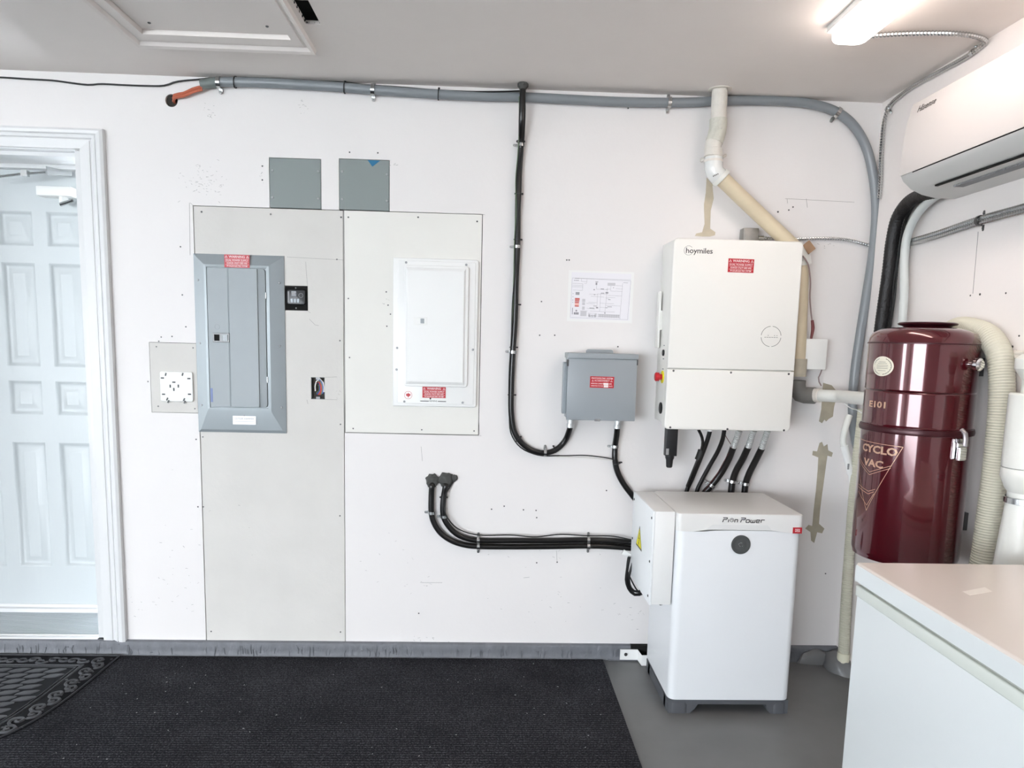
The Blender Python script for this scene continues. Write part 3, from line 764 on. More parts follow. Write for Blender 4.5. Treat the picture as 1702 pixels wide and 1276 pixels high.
b = B(); fn = on_wall((q[0].x + q[1].x) / 2, -.0147, (q[0].z + q[1].z) / 2)
quad_on(b, fn, -.055, -.018, -.0225, -.0195); quad_on(b, fn, .020, .055, -.0225, -.0195); text_geo(b, 'SIEMENS', .009, lambda u, v, h: fn(u, v - .0205, h)); ring_on(b, fn, 0, .004, n=10, cu=-.012, cv=-.010)
b.obj('label_text', M_KINK, ml)
p = P(721.5, 652, .015); warning_label(rp, on_wall(p.x, -.0148, p.z), .099, .047, WL)
p = P(678.5, 656.5, .015); fn = on_wall(p.x, -.0143, p.z)
b = B(); ring_on(b, fn, .0155, .0170, n=28); 
poly_on(b, fn, [(0, .011), (.004, .005), (.011, .006), (.008, .0), (.011, -.003), (.003, -.004), (.0015, -.010), (-.0015, -.010), (-.003, -.004), (-.011, -.003), (-.008, 0), (-.011, .006), (-.004, .005)], .0006)
b.obj('round_logo', M_RED, rp, 'round red emblem sticker')

# punched white plate on the small patch
pp = thing('punched_plate', 'square white plastic plate with punched slots on small grey patch', 'plate', (-1.325, 0, 1.12))
a, c = P(265, 617, .01), P(321, 668, .01)
b = B(); b.rrect('y', a.x, c.x, c.z, a.z, -.010, -.0006, .008, bev=.003); pb = b.obj('plate', M_WPLAS, pp)
b = B()
for (px, py, an) in [(275.5, 622, 1.3), (303.5, 622, 1.3), (270, 628, 0), (314, 629, 0), (289, 635, 0), (283, 641.5, 1.57), (296.5, 641.5, 1.57), (289, 647, 1.57), (272, 655, 0), (315, 655, 0), (278, 663, 1.1), (306, 664, 1.1), (280, 667, 1.1), (307, 668, 1.1)]:
    p = P(px, py, .01)
    b.box(-.0065, .0065, -.0008, .0008, -.003, .003, tf=Matrix.Translation((p.x, -.0104, p.z)) @ Matrix.Rotation(-an, 4, 'Y'))
b.obj('slots', M_BLACKP, pb, 'dark punched slots', kind='stuff')

# black controller in its cut-out
dv = thing('wall_controller', 'black wall controller set in a cut-out beside grey panel', 'controller', (-.805, 0, 1.52))
B().box(DEV[0] + .002, DEV[1] - .002, .002, .03, DEV[2] + .002, DEV[3] - .002).obj('backplate', M_HOLE, dv)
p = P(492, 494); 
b = B(); b.rrect('y', p.x - .036, p.x + .040, p.z - .030, p.z + .032, -.006, .004, .010, bev=.003); fc = b.obj('faceplate', mat('dark_charcoal_plastic', S(30, 31, 34), .3), dv)
b = B(); b.box(p.x - .018, p.x + .004, -.0075, -.005, p.z + .004, p.z + .026, .001, 1); b.obj('display', mat('lcd_grey', S(70, 74, 80), .2), fc)
b = B(); b.box(p.x - .015, p.x + .0, -.008, -.0074, p.z + .010, p.z + .020); b.obj('display_print', M_GINK, fc)
for k in range(3):
    b = B(); b.box(p.x - .020 + k * .013, p.x - .010 + k * .013, -.009, -.006, p.z - .022, p.z - .006, .001, 1); b.obj('button', mat('button_grey', S(170, 178, 186), .4), fc)
b = B(); b.box(p.x - .032, p.x - .026, -.0068, -.006, p.z - .022, p.z + .024); b.obj('side_print', M_GINK, fc)
b = B(); ring_on(b, on_wall(p.x + .022, -.0062, p.z + .008), .008, .0095, n=20, cv=0); b.obj('dial_print', M_GINK, fc)
b = B(); b.screw((p.x, -.0005, DEV[3] - .010), yv, .003, .003); b.screw((p.x, -.0005, DEV[2] + .010), yv, .003, .003); b.obj('screw', M_SCREW, dv)

# open electrical box with wires
wb = thing('electrical_box', 'open electrical box with coloured wires in the drywall', 'electrical box', (-.72, 0, 1.15))
b = B(); x0, x1, z0, z1 = WBX
b.box(x0, x0 + .003, .002, .05, z0, z1); b.box(x1 - .003, x1, .002, .05, z0, z1); b.box(x0, x1, .002, .05, z0, z0 + .003); b.box(x0, x1, .002, .05, z1 - .003, z1); b.box(x0, x1, .047, .05, z0, z1)
b.obj('box', mat('box_dark', S(60, 66, 62), .5), wb)
b = B(); cx = (x0 + x1) / 2; b.box(cx - .008, cx + .008, -.001, .003, z1 - .010, z1); b.box(cx - .008, cx + .008, -.001, .003, z0, z0 + .010); b.obj('box_ear', M_SCREW, wb)
for i, c in enumerate(['green', 'blue', 'orange', 'red', 'green', 'blue', 'white']):
    r_ = .012 + .0016 * i; ox = (i - 3) * .0025
    pts = [Vector((cx + ox + r_ * cos(a) * .9, .012 - .002 * i, (z0 + z1) / 2 + r_ * 1.9 * sin(a))) for a in [(-1.9 + k * .55 + i * .25) for k in range(8)]]
    B().tube(pts, .0027, n=6).obj('wire', M_WIRE[c], wb, c + ' wire')

# ------------------------------------------------------------------ laminated diagram
pa, pb_, pc, pd = P(947, 449), P(1055, 453), P(1048.5, 537.5), P(942.5, 534)
pw, ph = .2785, .2135; cx, cz = (pa.x + pc.x) / 2, (pa.z + pc.z) / 2 + .001
fn = on_wall(cx, -.002, cz, -.006)
pg = thing('wiring_diagram', 'laminated wiring diagram sheet taped above the grey disconnect box', 'poster', (cx, 0, cz - ph / 2))
b = B(); quad_on(b, on_wall(cx, -.0004, cz, -.006), -pw / 2, pw / 2, -ph / 2, ph / 2, .0012); b.obj('sleeve', M_SLEEVE, pg, 'clear plastic sleeve with a raised rim')
b = B(); quad_on(b, fn, -pw / 2 + .012, pw / 2 - .012, -ph / 2 + .010, ph / 2 - .008, .0004); sh = b.obj('sheet', M_PAPER, pg)
f2 = lambda u, v, h: fn(u, v, h + .0005)
b = B()
# u,v from the zoomed sheet: px (130..1330)->u, py(100..1030)->v
def U(x): return (x - 735) / 1170 * pw
def V_(y): return (565 - y) / 920 * ph
def L(x0, y0, x1, y1, w_=.0007): line_on(b, f2, U(x0), V_(y0), U(x1), V_(y1), w_, .0003)
for r in [(215, 245, 1265, 245), (215, 955, 1240, 965), (215, 245, 205, 955), (1265, 265, 1240, 965), (215, 245, 1265, 265), (220, 340, 410, 345), (220, 375, 410, 378), (220, 400, 410, 402), (235, 460, 405, 462), (380, 255, 380, 300), (480, 260, 475, 335), (380, 300, 475, 303), (430, 335, 475, 335), (410, 345, 405, 460),
          (655, 300, 655, 430), (655, 430, 860, 435), (910, 365, 910, 455), (910, 455, 990, 460), (850, 400, 825, 860), (680, 515, 675, 770), (735, 500, 730, 830), (670, 515, 860, 520), (530, 525, 680, 527), (560, 560, 800, 570), (825, 573, 1000, 575), (1000, 355, 1120, 358), (1000, 410, 1120, 412), (990, 455, 1120, 458), (870, 535, 1110, 540),
          (520, 670, 670, 675), (730, 680, 985, 685), (830, 715, 1095, 720), (1120, 310, 1100, 960), (480, 690, 640, 700), (560, 830, 1000, 835), (830, 590, 900, 605), (490, 780, 640, 790), (1130, 298, 1215, 299, .0012), (700, 880, 1095, 885), (700, 930, 1095, 935), (520, 870, 680, 872), (720, 755, 860, 757), (820, 430, 910, 420), (380, 830, 510, 832)]: L(*r)
for i in range(10): L(700 + i * 42, 880, 700 + i * 42, 940, .0005)
for (x, y, w_, h_) in [(650, 335, 30, 40), (655, 300, 50, 12), (845, 490, 50, 30), (680, 765, 40, 25), (760, 425, 60, 14), (770, 500, 60, 14), (615, 442, 26, 18), (625, 530, 26, 14), (590, 775, 90, 12), (640, 735, 60, 10), (905, 742, 80, 10), (895, 612, 40, 10), (825, 857, 22, 22), (320, 520, 70, 50), (240, 525, 20, 8), (240, 580, 20, 8), (240, 640, 20, 8), (240, 680, 20, 8), (300, 250, 80, 8), (290, 285, 90, 10), (310, 830, 30, 30), (310, 880, 90, 40), (240, 840, 12, 120), (960, 395, 12, 16), (850, 760, 40, 10), (595, 905, 140, 12), (600, 930, 140, 12)]:
    for k in range(3):
        ux = x + (k - 1) * w_ / 3; poly_on(b, f2, [(U(ux - w_ / 7), V_(y + h_ / 2)), (U(ux + w_ / 7), V_(y + h_ / 2)), (U(ux + w_ / 7), V_(y - h_ / 2)), (U(ux - w_ / 7), V_(y - h_ / 2))], .0003)
b.obj('printed_diagram', kind='stuff', m=mat('print_grey', S(138, 136, 142), .5), parent=sh)
b = B()
for (x, y, w_, h_) in [(920, 335, 140, 52), (660, 905, 36, 60), (545, 905, 30, 50)]:
    poly_on(b, f2, [(U(x - w_ / 2), V_(y + h_ / 2)), (U(x + w_ / 2), V_(y + h_ / 2)), (U(x + w_ / 2), V_(y - h_ / 2)), (U(x - w_ / 2), V_(y - h_ / 2))], .0002)
for (x, y, w_, h_) in [(435, 640, 55, 55), (435, 700, 50, 50), (435, 780, 45, 60), (900, 905, 380, 50), (440, 880, 110, 90)]:
    poly_on(b, f2, [(U(x - w_ / 2), V_(y + h_ / 2)), (U(x + w_ / 2), V_(y + h_ / 2)), (U(x + w_ / 2), V_(y - h_ / 2)), (U(x - w_ / 2), V_(y - h_ / 2))], .0001)
b.obj('printed_blocks', mat('print_pale_grey', S(200, 198, 202), .5), sh, kind='stuff')
b = B()
for (x, y, w_, h_) in [(320, 618, 84, 32), (318, 650, 80, 24), (315, 680, 76, 24), (315, 745, 72, 24)]:
    poly_on(b, f2, [(U(x - w_ / 2), V_(y + h_ / 2)), (U(x + w_ / 2), V_(y + h_ / 2)), (U(x + w_ / 2), V_(y - h_ / 2)), (U(x - w_ / 2), V_(y - h_ / 2))], .0003)
b.obj('printed_red_blocks', mat('print_red', S(196, 90, 84), .5), sh)
b = B(); quad_on(b, f2, U(280), U(352), V_(728), V_(696), .0002); b.obj('printed_pink_block', mat('print_pink', S(236, 176, 164), .5), sh)

# ------------------------------------------------------------------ grey disconnect box
db = thing('disconnect_switch', 'square grey steel disconnect box with red label', 'disconnect box', (.475, -.06, 1.09))
x0, x1, z0, z1 = .3335, .6225, 1.0975, 1.366
b = B(); b.box(x0 + .004, x1 - .004, -.112, -.002, z0 + .004, z1, .002); b.obj('enclosure', M_GREYBOX, db)
b = B(); b.box(x0, x1, -.121, -.112, z0, z1 - .012, .003); cv = b.obj('front_cover', M_GREYBOX, db)
b = B(); b.box(x0 - .001, x1 + .003, -.127, -.0, z1 - .012, z1 + .010, .002); b.obj('rain_hood', M_GREYBOX, db)
b = B(); p = P(997, 583, .1); b.rrect('y', .415, .530, z1, z1 + .026, -.062, -.056, .010, bev=.001, corners=(1, 1, 0, 0)); b.obj('mounting_tab', M_GREYBOX, db)
b = B(); b.rrect('x', -.075, -.03, z0 + .02, z1 - .03, x0 - .012, x0 + .004, .012, bev=.002); b.obj('side_handle', M_GREYBOX, db)
B().box(x0 - .004, x0 + .004, -.121, -.108, z1 - .045, z1 - .018).obj('hood_catch', M_DSTEEL, db); B().box(x1 - .003, x1 + .002, -.1215, -.112, z1 - .035, z1 - .013).obj('hood_catch', M_DSTEEL, db)
b = B(); b.box(.452, .476, -.124, -.119, z0 - .003, z0 + .006, .001, 1); b.obj('padlock_hasp', M_STEEL, db)
p = P(1000.5, 635, .12); fn = on_wall(p.x, -.1212, p.z, -.01)
wl = warning_label(db, fn, .100, .046, ['PHOTOVOLTAIC SYSTEM', 'AC DISCONNECT', 'OPERATING CURRENT           AMPS', 'OPERATING VOLTAGE          VOLTS'], tri=False) if False else None
b = B(); quad_on(b, fn, -.050, .050, -.0235, .0235, .0008); wl = b.obj('warning_label', M_RED, db, 'red photovoltaic AC disconnect label')
f2 = lambda u, v, h: fn(u, v, h + .0008)
b = B()
for (t_, s_, uu, vv, sx, al) in [('PHOTOVOLTAIC SYSTEM', .0098, 0, .0155, .80, 'CENTER'), ('AC DISCONNECT', .0098, 0, .0055, .80, 'CENTER'), ('OPERATING CURRENT', .0070, -.046, -.0065, .72, 'LEFT'), ('OPERATING VOLTAGE', .0070, -.046, -.0160, .72, 'LEFT'), ('AMPS', .0070, .029, -.0065, .72, 'LEFT'), ('VOLTS', .0070, .029, -.0160, .72, 'LEFT')]:
    text_geo(b, t_, s_, (lambda uu, vv: lambda u, v, h: f2(u + uu, v + vv, h))(uu, vv), sx=sx, bold=.008, align=al, thick=.0004)
for s_ in (-1, 1):
    cu, r, y = s_ * .039, .0045, .0045
    for k in range(3):
        a0, a1 = radians(90 + 120 * k), radians(210 + 120 * k); line_on(b, f2, cu + r * cos(a0), y + r * sin(a0), cu + r * cos(a1), y + r * sin(a1), .0009, .0004)
quad_on(b, f2, .006, .027, -.0110, -.0025, .0005); quad_on(b, f2, .008, .027, -.0210, -.0120, .0005)
b.obj('label_text', M_WINK, wl)

# ------------------------------------------------------------------ inverter
iv = thing('inverter', 'large white wall-mounted solar inverter with rounded cover', 'inverter', (.99, -.1, 1.07))
x0, x1, z0, z1, zs = .7295, 1.2515, 1.0755, 1.8385, 1.323
b = B(); b.box(x0 + .002, x1 - .004, -.178, -.004, z0 + .022, z1 - .004, .004); b.obj('housing', M_INV, iv)
b = B(); b.rrect('y', x0, x1, zs + .0015, z1, -.197, -.172, .018, bev=.006, corners=(1, 1, 0, 0)); uc = b.obj('upper_cover', M_INV, iv)
b = B(); b.rrect('y', x0, x1, z0, zs - .0015, -.197, -.172, .018, bev=.006, corners=(0, 0, 1, 1)); lc = b.obj('lower_cover', M_INV, iv)
b = B(); b.box(x0 + .006, x1 - .006, -.176, -.10, z0 + .006, z0 + .05, .003); b.obj('wiring_tray', M_INV, iv)
for q in [(1119.5, 616), (1215, 619), (1311, 621.5), (1114, 710), (1209, 713), (1303, 715)]:
    p = P(*q, .197); b = B(); b.screw((p.x, -.1965, p.z), yv, .0045, .0015); b.obj('screw', M_DSTEEL, lc)
p = P(1161, 417, .197); fn = on_wall(p.x, -.1971, p.z)
b = B(); text_geo(b, 'hoymiles', .0300, lambda u, v, h: fn(u + .003, v, h), sx=1.08, bold=.006, space=.95); ring_on(b, fn, .0175, .0184, 40, 320, 30, cu=-.040, cv=.001)
b.obj('maker_logo', M_KINK, uc, 'dark maker logo')
p = P(1231.5, 441.5, .197); warning_label(uc, on_wall(p.x, -.1972, p.z, -.01), .104, .0535, WL)
p = P(1281.5, 559, .197); fn = on_wall(p.x, -.1971, p.z)
b = B()
for k in range(4): ring_on(b, fn, .0400, .0415, 6 + 90 * k, 84 + 90 * k, 14)
for (u, v) in [(-.012, .004), (.014, .004), (.024, .004)]: quad_on(b, fn, u - .0012, u + .0012, v - .0012, v + .0012)
for k in range(6): quad_on(b, fn, -.027 + k * .0095, -.020 + k * .0095, -.0045, -.003)
b.obj('indicator_ring', M_KINK, uc, 'printed round status indicator')
# left flank of the inverter (details on its side)
xsd = x0 + .002
fnx = lambda cy, cz: (lambda u, v, h: (xsd - h, cy - u, cz + v))
b = B(); b.lathe((xsd, -.115, 1.285), (-1, 0, 0), [(.026, 0), (.026, .003), (.024, .004), (.013, .004)], n=24); ey = b.obj('stop_collar', M_YEL, iv, 'yellow collar of the stop button')
b = B(); b.lathe((xsd - .004, -.115, 1.285), (-1, 0, 0), [(.012, 0), (.012, .010), (.018, .012), (.019, .024), (.015, .028), (0, .029)], n=24); b.obj('stop_button', mat('stop_red', S(200, 30, 40), .3), iv, 'red emergency stop button')
b = B(); b.lathe((xsd, -.115, 1.385), (-1, 0, 0), [(.013, 0), (.013, .004), (.011, .006), (0, .006)], n=20); b.obj('rotary_switch', M_BLACKP, iv, 'small black switch on the side')
b = B(); b.lathe((xsd, -.115, 1.155), (-1, 0, 0), [(.024, 0), (.024, .004), (.020, .006), (0, .006)], n=24); b.obj('vent_cap', M_BLACKP, iv, 'round black cap on the side')
b = B()
for z in (1.415, 1.36, 1.318, 1.262): quad_on(b, fnx(-.115, z), -.012, .010, -.002, .002, .0004)
b.obj('side_print', M_GINK, iv)
b = B(); b.box(x0 - .014, x0 - .004, -.060, -.018, P(1096, 578, .05).z, P(1096, 484, .05).z, .003); b.box(x0 - .006, x0 + .008, -.06, -.045, 1.48, 1.56); b.obj('side_handle', M_INV, iv, 'flat white side grip')

# black communication dongle
dg_ = thing('data_logger', 'black stick data logger hanging under the inverter corner', 'data logger', (.75, -.1, .95))
a, c = P(1106, 713, .13), P(1123, 757, .13)
b = B(); b.box(a.x, c.x, -.150, -.115, c.z, z0 + .012, .003); b.obj('body', M_BLACKP, dg_)
p = P(1113, 757, .13); q_ = P(1111.5, 778, .13)
b = B(); b.lathe((p.x, -.132, p.z + .004), (0, 0, -1), [(.019, 0), (.019, .012), (.015, .022), (.013, .050), (.010, .054), (0, .054)], n=16); b.obj('tip', M_BLACKP, dg_)
b = B(); b.box(a.x + .002, a.x + .014, -.1506, -.1498, c.z + .006, c.z + .032); b.obj('barcode_sticker', mat('sticker_grey', S(150, 150, 150), .5), dg_)

# ------------------------------------------------------------------ conduits and cables
def clamp(parent, p, tdir, r, side=1, m=M_STEEL, two=False, wall_n=(0, -1, 0), wd=.012):
    """one-hole or two-hole pipe strap round a conduit resting on the wall"""
    p = Vector(p); t = Vector(tdir).normalized(); n = Vector(wall_n); s_ = t.cross(n).normalized() * side
    b = B(); R = r * 1.10; n_ = 14
    pro = []
    for k in range(n_ + 1):
        a = pi * k / n_; pro.append(s_ * cos(a) * R + n * sin(a) * R)
    pro = [s_ * R - n * r * .95] + pro
    if two: pro = pro + [-s_ * R - n * r * .95]
    rings = []
    for o in pro:
        out = (o).normalized() * .0018
        rings.append([b.bm.verts.new(p + o + t * (wd / 2) * e1 + out * e2) for e1, e2 in ((-1, 0), (1, 0), (1, 1), (-1, 1))])
    for A, C_ in zip(rings, rings[1:]):
        for k in range(4): b.bm.faces.new((A[k], A[(k + 1) % 4], C_[(k + 1) % 4], C_[k]))
    b.bm.faces.new(rings[0]); b.bm.faces.new(rings[-1][::-1])
    for sg in ((1, -1) if two else (1,)):
        base = p - n * r * .97 + s_ * sg * (R - .001)
        e = s_ * sg * .020
        poly = [base - t * wd / 2, base + t * wd / 2, base + t * wd * .42 + e * .85, base + e, base - t * wd * .42 + e * .85]
        b.prism(poly, n * .002)
        b.screw(base + e * .5 + n * .002, n, .0042, .003)
    o = b.obj('clamp', m, parent)
    return o
def tie(parent, p, tdir, r, m=M_BLACKP):
    b = B(); p = Vector(p); t = Vector(tdir).normalized()
    b.lathe(p - t * .002, t, [(r, 0), (r + .0025, 0), (r + .0025, .004), (r, .004)], n=16)
    u = t.cross(Vector((0, 1, 0))).normalized(); c = p + u * (r + .003)
    b.box(-.004, .004, -.004, .004, -.003, .003, tf=Matrix.Translation(c))
    return b.obj('cable_tie', m, parent)
def wp(pts, d): return [P(x, y, d) if len(q) == 2 else P(x, y, q[2]) for q in pts for (x, y) in [q[:2]]]

# grey liquid-tight conduit along the ceiling and down the corner
rg = .0190
gc = thing('grey_conduit', 'thick grey flexible conduit running under the ceiling and down corner', 'conduit', P(600, 155, .03))
gp = wp([(360, 136.5), (400, 136.5), (450, 138), (500, 141), (560, 144.5), (620, 149.5), (700, 155), (760, 158.5), (800, 160), (870, 161.5), (940, 165), (1000, 168), (1060, 170), (1112, 170.5), (1150, 170), (1200, 167.5), (1260, 167), (1310, 168.5), (1350, 173), (1390, 186), (1418, 208), (1439, 243), (1451, 290), (1456, 345), (1452, 410), (1441, 485), (1429, 560), (1420, 625), (1417, 680), (1420, 720), (1430, 762), (1444, 800)], .024)
B().tube(gp, rg, n=16, ribs=.007, depth=.035).obj('conduit_sleeve', M_GREYC, gc)
a = P(334, 140.0, .024); c = P(362, 137, .024)
b = B(); b.cyl(a, c, .0175, n=16, r2=.0205); b.obj('conduit_end', mat('grey_fitting', S(112, 120, 118), .5), gc, 'tapered grey end fitting')
for (q, dr, two) in [((364, 137), (1, 0, 0), True), ((620, 149.5), (1, 0, -.05), True), ((1112, 170.5), (1, 0, -.02), True), ((1392, 187), (1, 0, -.55), False)]:
    clamp(gc, P(*q, .024), dr, rg, 1, two=two, wd=.015)
for q in [(391, 137), (573, 146), (729, 157)]:
    tie(gc, P(*q, .024), (1, 0, -.06), rg + .001)
# copper-coloured pipes into the round hole
cp = thing('copper_pipes', 'two orange copper pipes bending into a round wall hole', 'pipe', RH)
for dz in (0, .011):
    B().tube([Vector((RH.x + .006, .04, RH.z - .004 + dz)), Vector((RH.x + .008, .0, RH.z - .002 + dz)), Vector((RH.x + .020, -.016, RH.z + .006 + dz)), P(305, 158, .022) + Vector((0, 0, dz - .004)), P(322, 150, .028) + Vector((0, 0, dz - .005)), P(336, 146, .030) + Vector((0, 0, dz - .006))], .0055, n=10).obj('pipe', M_COPPER, cp)
B().lathe((RH.x - .010, .01, RH.z), (0, 1, 0), [(.016, 0), (.016, .10), (0, .10)], n=20).obj('green_sleeve', M_GREENP, cp, 'green insulation inside the hole')
# thin black cable along the ceiling line
bc = thing('black_cable', 'thin black cable draped along the wall below the ceiling', 'cable', P(150, 140, .006))
B().tube(wp([(-700, 118), (-400, 124), (-60, 127), (0, 128.5), (40, 131), (90, 134), (120, 138), (148, 141), (166, 139.5), (200, 141), (240, 142.5), (274, 142), (292, 136), (330, 132), (358, 129.5), (372, 130)], .006), .0035, n=8).obj('cable_run', M_BLACK, bc)
B().tube([P(372, 130, .03), P(450, 129, .010), P(560, 136, .012), P(616, 141.5, .022), P(660, 144.5, .03), P(700, 148, .034), P(728, 152.5, .038), P(738, 153.5, .038), P(745, 151.5, .034), P(790, 152.5, .036), P(835, 152, .042), P(868, 151, .046)], .0032, n=8).obj('cable_run', M_BLACK, bc)

# black corrugated conduit from the ceiling down to the disconnect box
rb = .0127
k1 = thing('black_conduit', 'long black corrugated conduit dropping from ceiling to disconnect box', 'conduit', P(905, 755, .016))
ppx = [(869, 150, .070), (867, 200, .060), (866, 240), (862, 300), (860.5, 360), (860, 410), (857.5, 470), (856, 530), (852.5, 585), (850, 640), (850, 690), (856, 720), (868, 737), (885, 748.5), (906, 752.5), (925, 746.5), (939, 732), (946.5, 714, .04), (949, 703, .055)]
kp = [Vector((P(869, 150, .070).x, -.070, ZC - .004))] + wp(ppx, .016)
B().tube(kp, rb, n=12, ribs=.0055, depth=.055).obj('conduit_sleeve', M_BLACK, k1)
b = B(); p = kp[0]; b.lathe(p + Vector((0, 0, .004)), (0, 0, -1), [(.020, 0), (.022, .003), (.022, .014), (.016, .020), (.014, .024)], n=8)
b.blob(p + Vector((0, 0, -.002)), .022, (1, 1, .35), seed=2); b.obj('ceiling_gland', M_PUTTY, k1, 'dark seal where the conduit enters the ceiling')
def conn(parent, p, d, r=.0155, L_=.040):
    p = Vector(p); d = Vector(d).normalized()
    b = B(); b.lathe(p, d, [(r + .005, 0), (r + .005, .005), (r + .001, .006), (r + .001, .014), (r - .001, .015), (r - .001, L_ * .6), (r + .001, L_ * .62), (r + .001, L_), (r - .003, L_)], n=14)
    b.box(-.004, .004, -r - .006, -r + .002, -.004, .004, tf=Matrix.Translation(p + d * L_ * .75))
    return b.obj('connector', M_CONN, parent, 'silver threaded connector')
cA = Vector((P(948.5, 698, .055).x, -.055, .0975 + 1.0)); conn(k1, (cA.x, -.055, 1.098), (-.02, .02, -1))
for (q, dr) in [((866, 241), (-.05, 0, -1)), ((860, 410), (0, 0, -1)), ((852.7, 585), (-.06, 0, -1)), ((906, 752), (1, 0, 0))]:
    clamp(k1, P(*q, .016), dr, rb, 1 if q[1] != 752 else -1)
for q in [(864.5, 235), (861.5, 322), (860, 398), (858, 506), (853, 577), (850, 656), (861, 730), (922, 747)]:
    tie(k1, P(*q, .016), (0, 0, -1) if q[1] < 720 else ((1, 0, -1) if q[0] < 900 else (1, 0, .4)), rb + .001)
b = B(); b.tube([P(872, 150, .075), P(872.5, 190, .07), P(870, 240, .028), P(866, 275, .026), P(866, 300, .026), P(864, 345, .026), P(856, 400, .026), P(857, 440, .028), P(852, 500, .028), P(850, 560, .028), P(846.5, 620, .028), P(846.5, 690, .028), P(850, 722, .028), P(866, 744, .026), P(890, 755, .02), P(905, 757.5, .02), P(930, 757, .01)], .0028, n=6)
b.obj('pilot_wire', M_BLACK2, k1)
b = B(); b.tube([P(863, 160, .07), P(862, 240, .03), P(857, 300, .028), P(858, 345, .026), P(855, 400, .028), P(853, 500, .028), P(848, 590, .028), P(846, 650, .028)], .0016, n=6)
b.obj('pilot_wire', M_WIRE['green'], k1, 'thin greenish wire strapped to the conduit')
# sensor wire between the two conduits
sw = thing('sensor_wire', 'thin dark wire stretched between conduits under the disconnect box', 'wire', P(960, 758, .01))
B().tube([P(922, 757, .012), P(945, 757, .008), P(970, 756.5, .008), P(1000, 759.5, .01), (P(1022, 763.5, .032))], .0024, n=6).obj('wire_strand', M_BLACK2, sw)
B().tube([P(925, 759, .012), P(970, 760, .008), P(1005, 763.5, .01), P(1018, 765.5, .032)], .0014, n=6).obj('wire_strand', M_WIRE['white'], sw, 'pale wire strand')

# second conduit, disconnect box to battery
k2 = thing('black_conduit', 'short black conduit from disconnect box down behind the battery', 'conduit', P(1030, 790, .016))
kp2 = wp([(1026.5, 704, .055), (1025, 722, .04), (1022.5, 740, .016), (1022, 762), (1026, 783), (1036, 803), (1050, 822), (1068, 845), (1085, 880)], .016)
B().tube(kp2, rb * 1.02, n=12, ribs=.0055, depth=.055).obj('conduit_sleeve', M_BLACK, k2)
pc = P(1027, 700, .055); conn(k2, (pc.x, -.055, 1.098), (-.03, .03, -1))
clamp(k2, P(1022.3, 742, .016), (0, 0, -1), rb, 1)
tie(k2, P(1026, 770, .02), (.3, 0, -1), rb + .002)

# three conduits and two cables, inverter to battery
def drop(label, top, pts, silver, r=.0145):
    t = thing('inverter_conduit', label, 'conduit', pts[-1])
    L_ = len(pts)
    if silver: B().tube(pts[:3], r * .93, n=12, ribs=.007, depth=.18).obj('metal_connector', M_CONN, t, 'silver flexible connector')
    B().tube(pts[2:] if silver else pts, r, n=12, ribs=.0055 if silver else None, depth=.05).obj('conduit_sleeve', M_BLACK, t)
    return t
def low(px, d=.03): p = P(px, 818, d); return [p, Vector((p.x - .004, -d, p.z - .12)), Vector((p.x - .004, -d, p.z - .30))]
D1 = drop('leftmost of three silver-tipped conduits below the inverter', 0, [P(1229, 716, .13), P(1224, 730, .12), P(1219, 743, .105), P(1210, 765, .075), P(1197, 788, .05), P(1181, 808, .034), P(1171, 819, .03), Vector((P(1160, 830, .03).x, -.03, .72)), Vector((P(1150, 830, .03).x, -.03, .5))], True)
D2 = drop('middle of three silver-tipped conduits below the inverter', 0, [P(1253, 716, .13), P(1248, 730, .12), P(1243.5, 743, .105), P(1234, 763, .07), P(1223, 783, .045), P(1217.5, 800, .032)] + low(1215), True)
D3 = drop('rightmost of three silver-tipped conduits below the inverter', 0, [P(1276, 716, .13), P(1271, 730, .12), P(1266, 745, .105), P(1256, 765, .07), P(1245, 787, .045), P(1239.5, 803, .032)] + low(1237.5), True)
clamp(D1, P(1182, 807, .033), (-.7, 0, -1), .0145, 1); clamp(D2, P(1217.5, 800, .032), (-.1, 0, -1), .0145, 1); clamp(D3, P(1239.5, 804, .032), (-.05, 0, -1), .0145, 1)
b = B(); b.tube([P(1205, 722, .12), P(1210, 731, .11), P(1216, 740, .10)], .0014, n=6); b.tube([P(1217, 741, .12), P(1213, 750, .10), P(1204, 765, .09), P(1190, 790, .06), P(1170, 816, .04)], .0012, n=6); b.obj('pilot_wire', mat('maroon_wire', S(90, 34, 34), .5), D1, 'thin red-brown wire along the conduit')
c1_ = thing('power_cable', 'left black cable below the inverter with a thinner wire joining', 'cable', P(1143, 815, .03))
b = B(); b.tube([P(1180, 716, .12), P(1177, 727, .115), P(1170, 747, .09), P(1160, 772, .06), P(1150, 796, .04), P(1141, 817, .03), Vector((P(1137, 830, .03).x, -.03, .6))], .0095, n=12); b.obj('cable_jacket', M_BLACK, c1_)
b = B(); b.tube([P(1161, 714, .12), P(1166, 724, .115), P(1168, 736, .10), P(1166, 748, .09), P(1163, 756, .085), P(1154, 778, .07), P(1142, 808, .04)], .0065, n=10); b.obj('branch_wire', M_BLACK, c1_)
b = B(); p = P(1163, 757, .08); b.tube([P(1166, 748, .082), p, P(1160, 764, .078)], .015, n=12, step=.01); b.obj('joint_sleeve', M_BLACK2, c1_)
b = B(); b.lathe(P(1180, 714, .12), (0, 0, -1), [(.013, -.008), (.013, .006), (.010, .007)], n=12); b.obj('cable_gland', M_WPLAS, c1_)
c2_ = thing('power_cable', 'right plain black cable below the inverter beside silver connectors', 'cable', P(1160, 815, .03))
b = B(); b.tube([P(1204, 714, .12), P(1201, 730, .11), P(1193, 750, .085), P(1180, 773, .06), P(1167, 797, .04), P(1158, 817, .03), Vector((P(1153, 830, .03).x, -.03, .6))], .0092, n=12); b.obj('cable_jacket', M_BLACK, c2_)

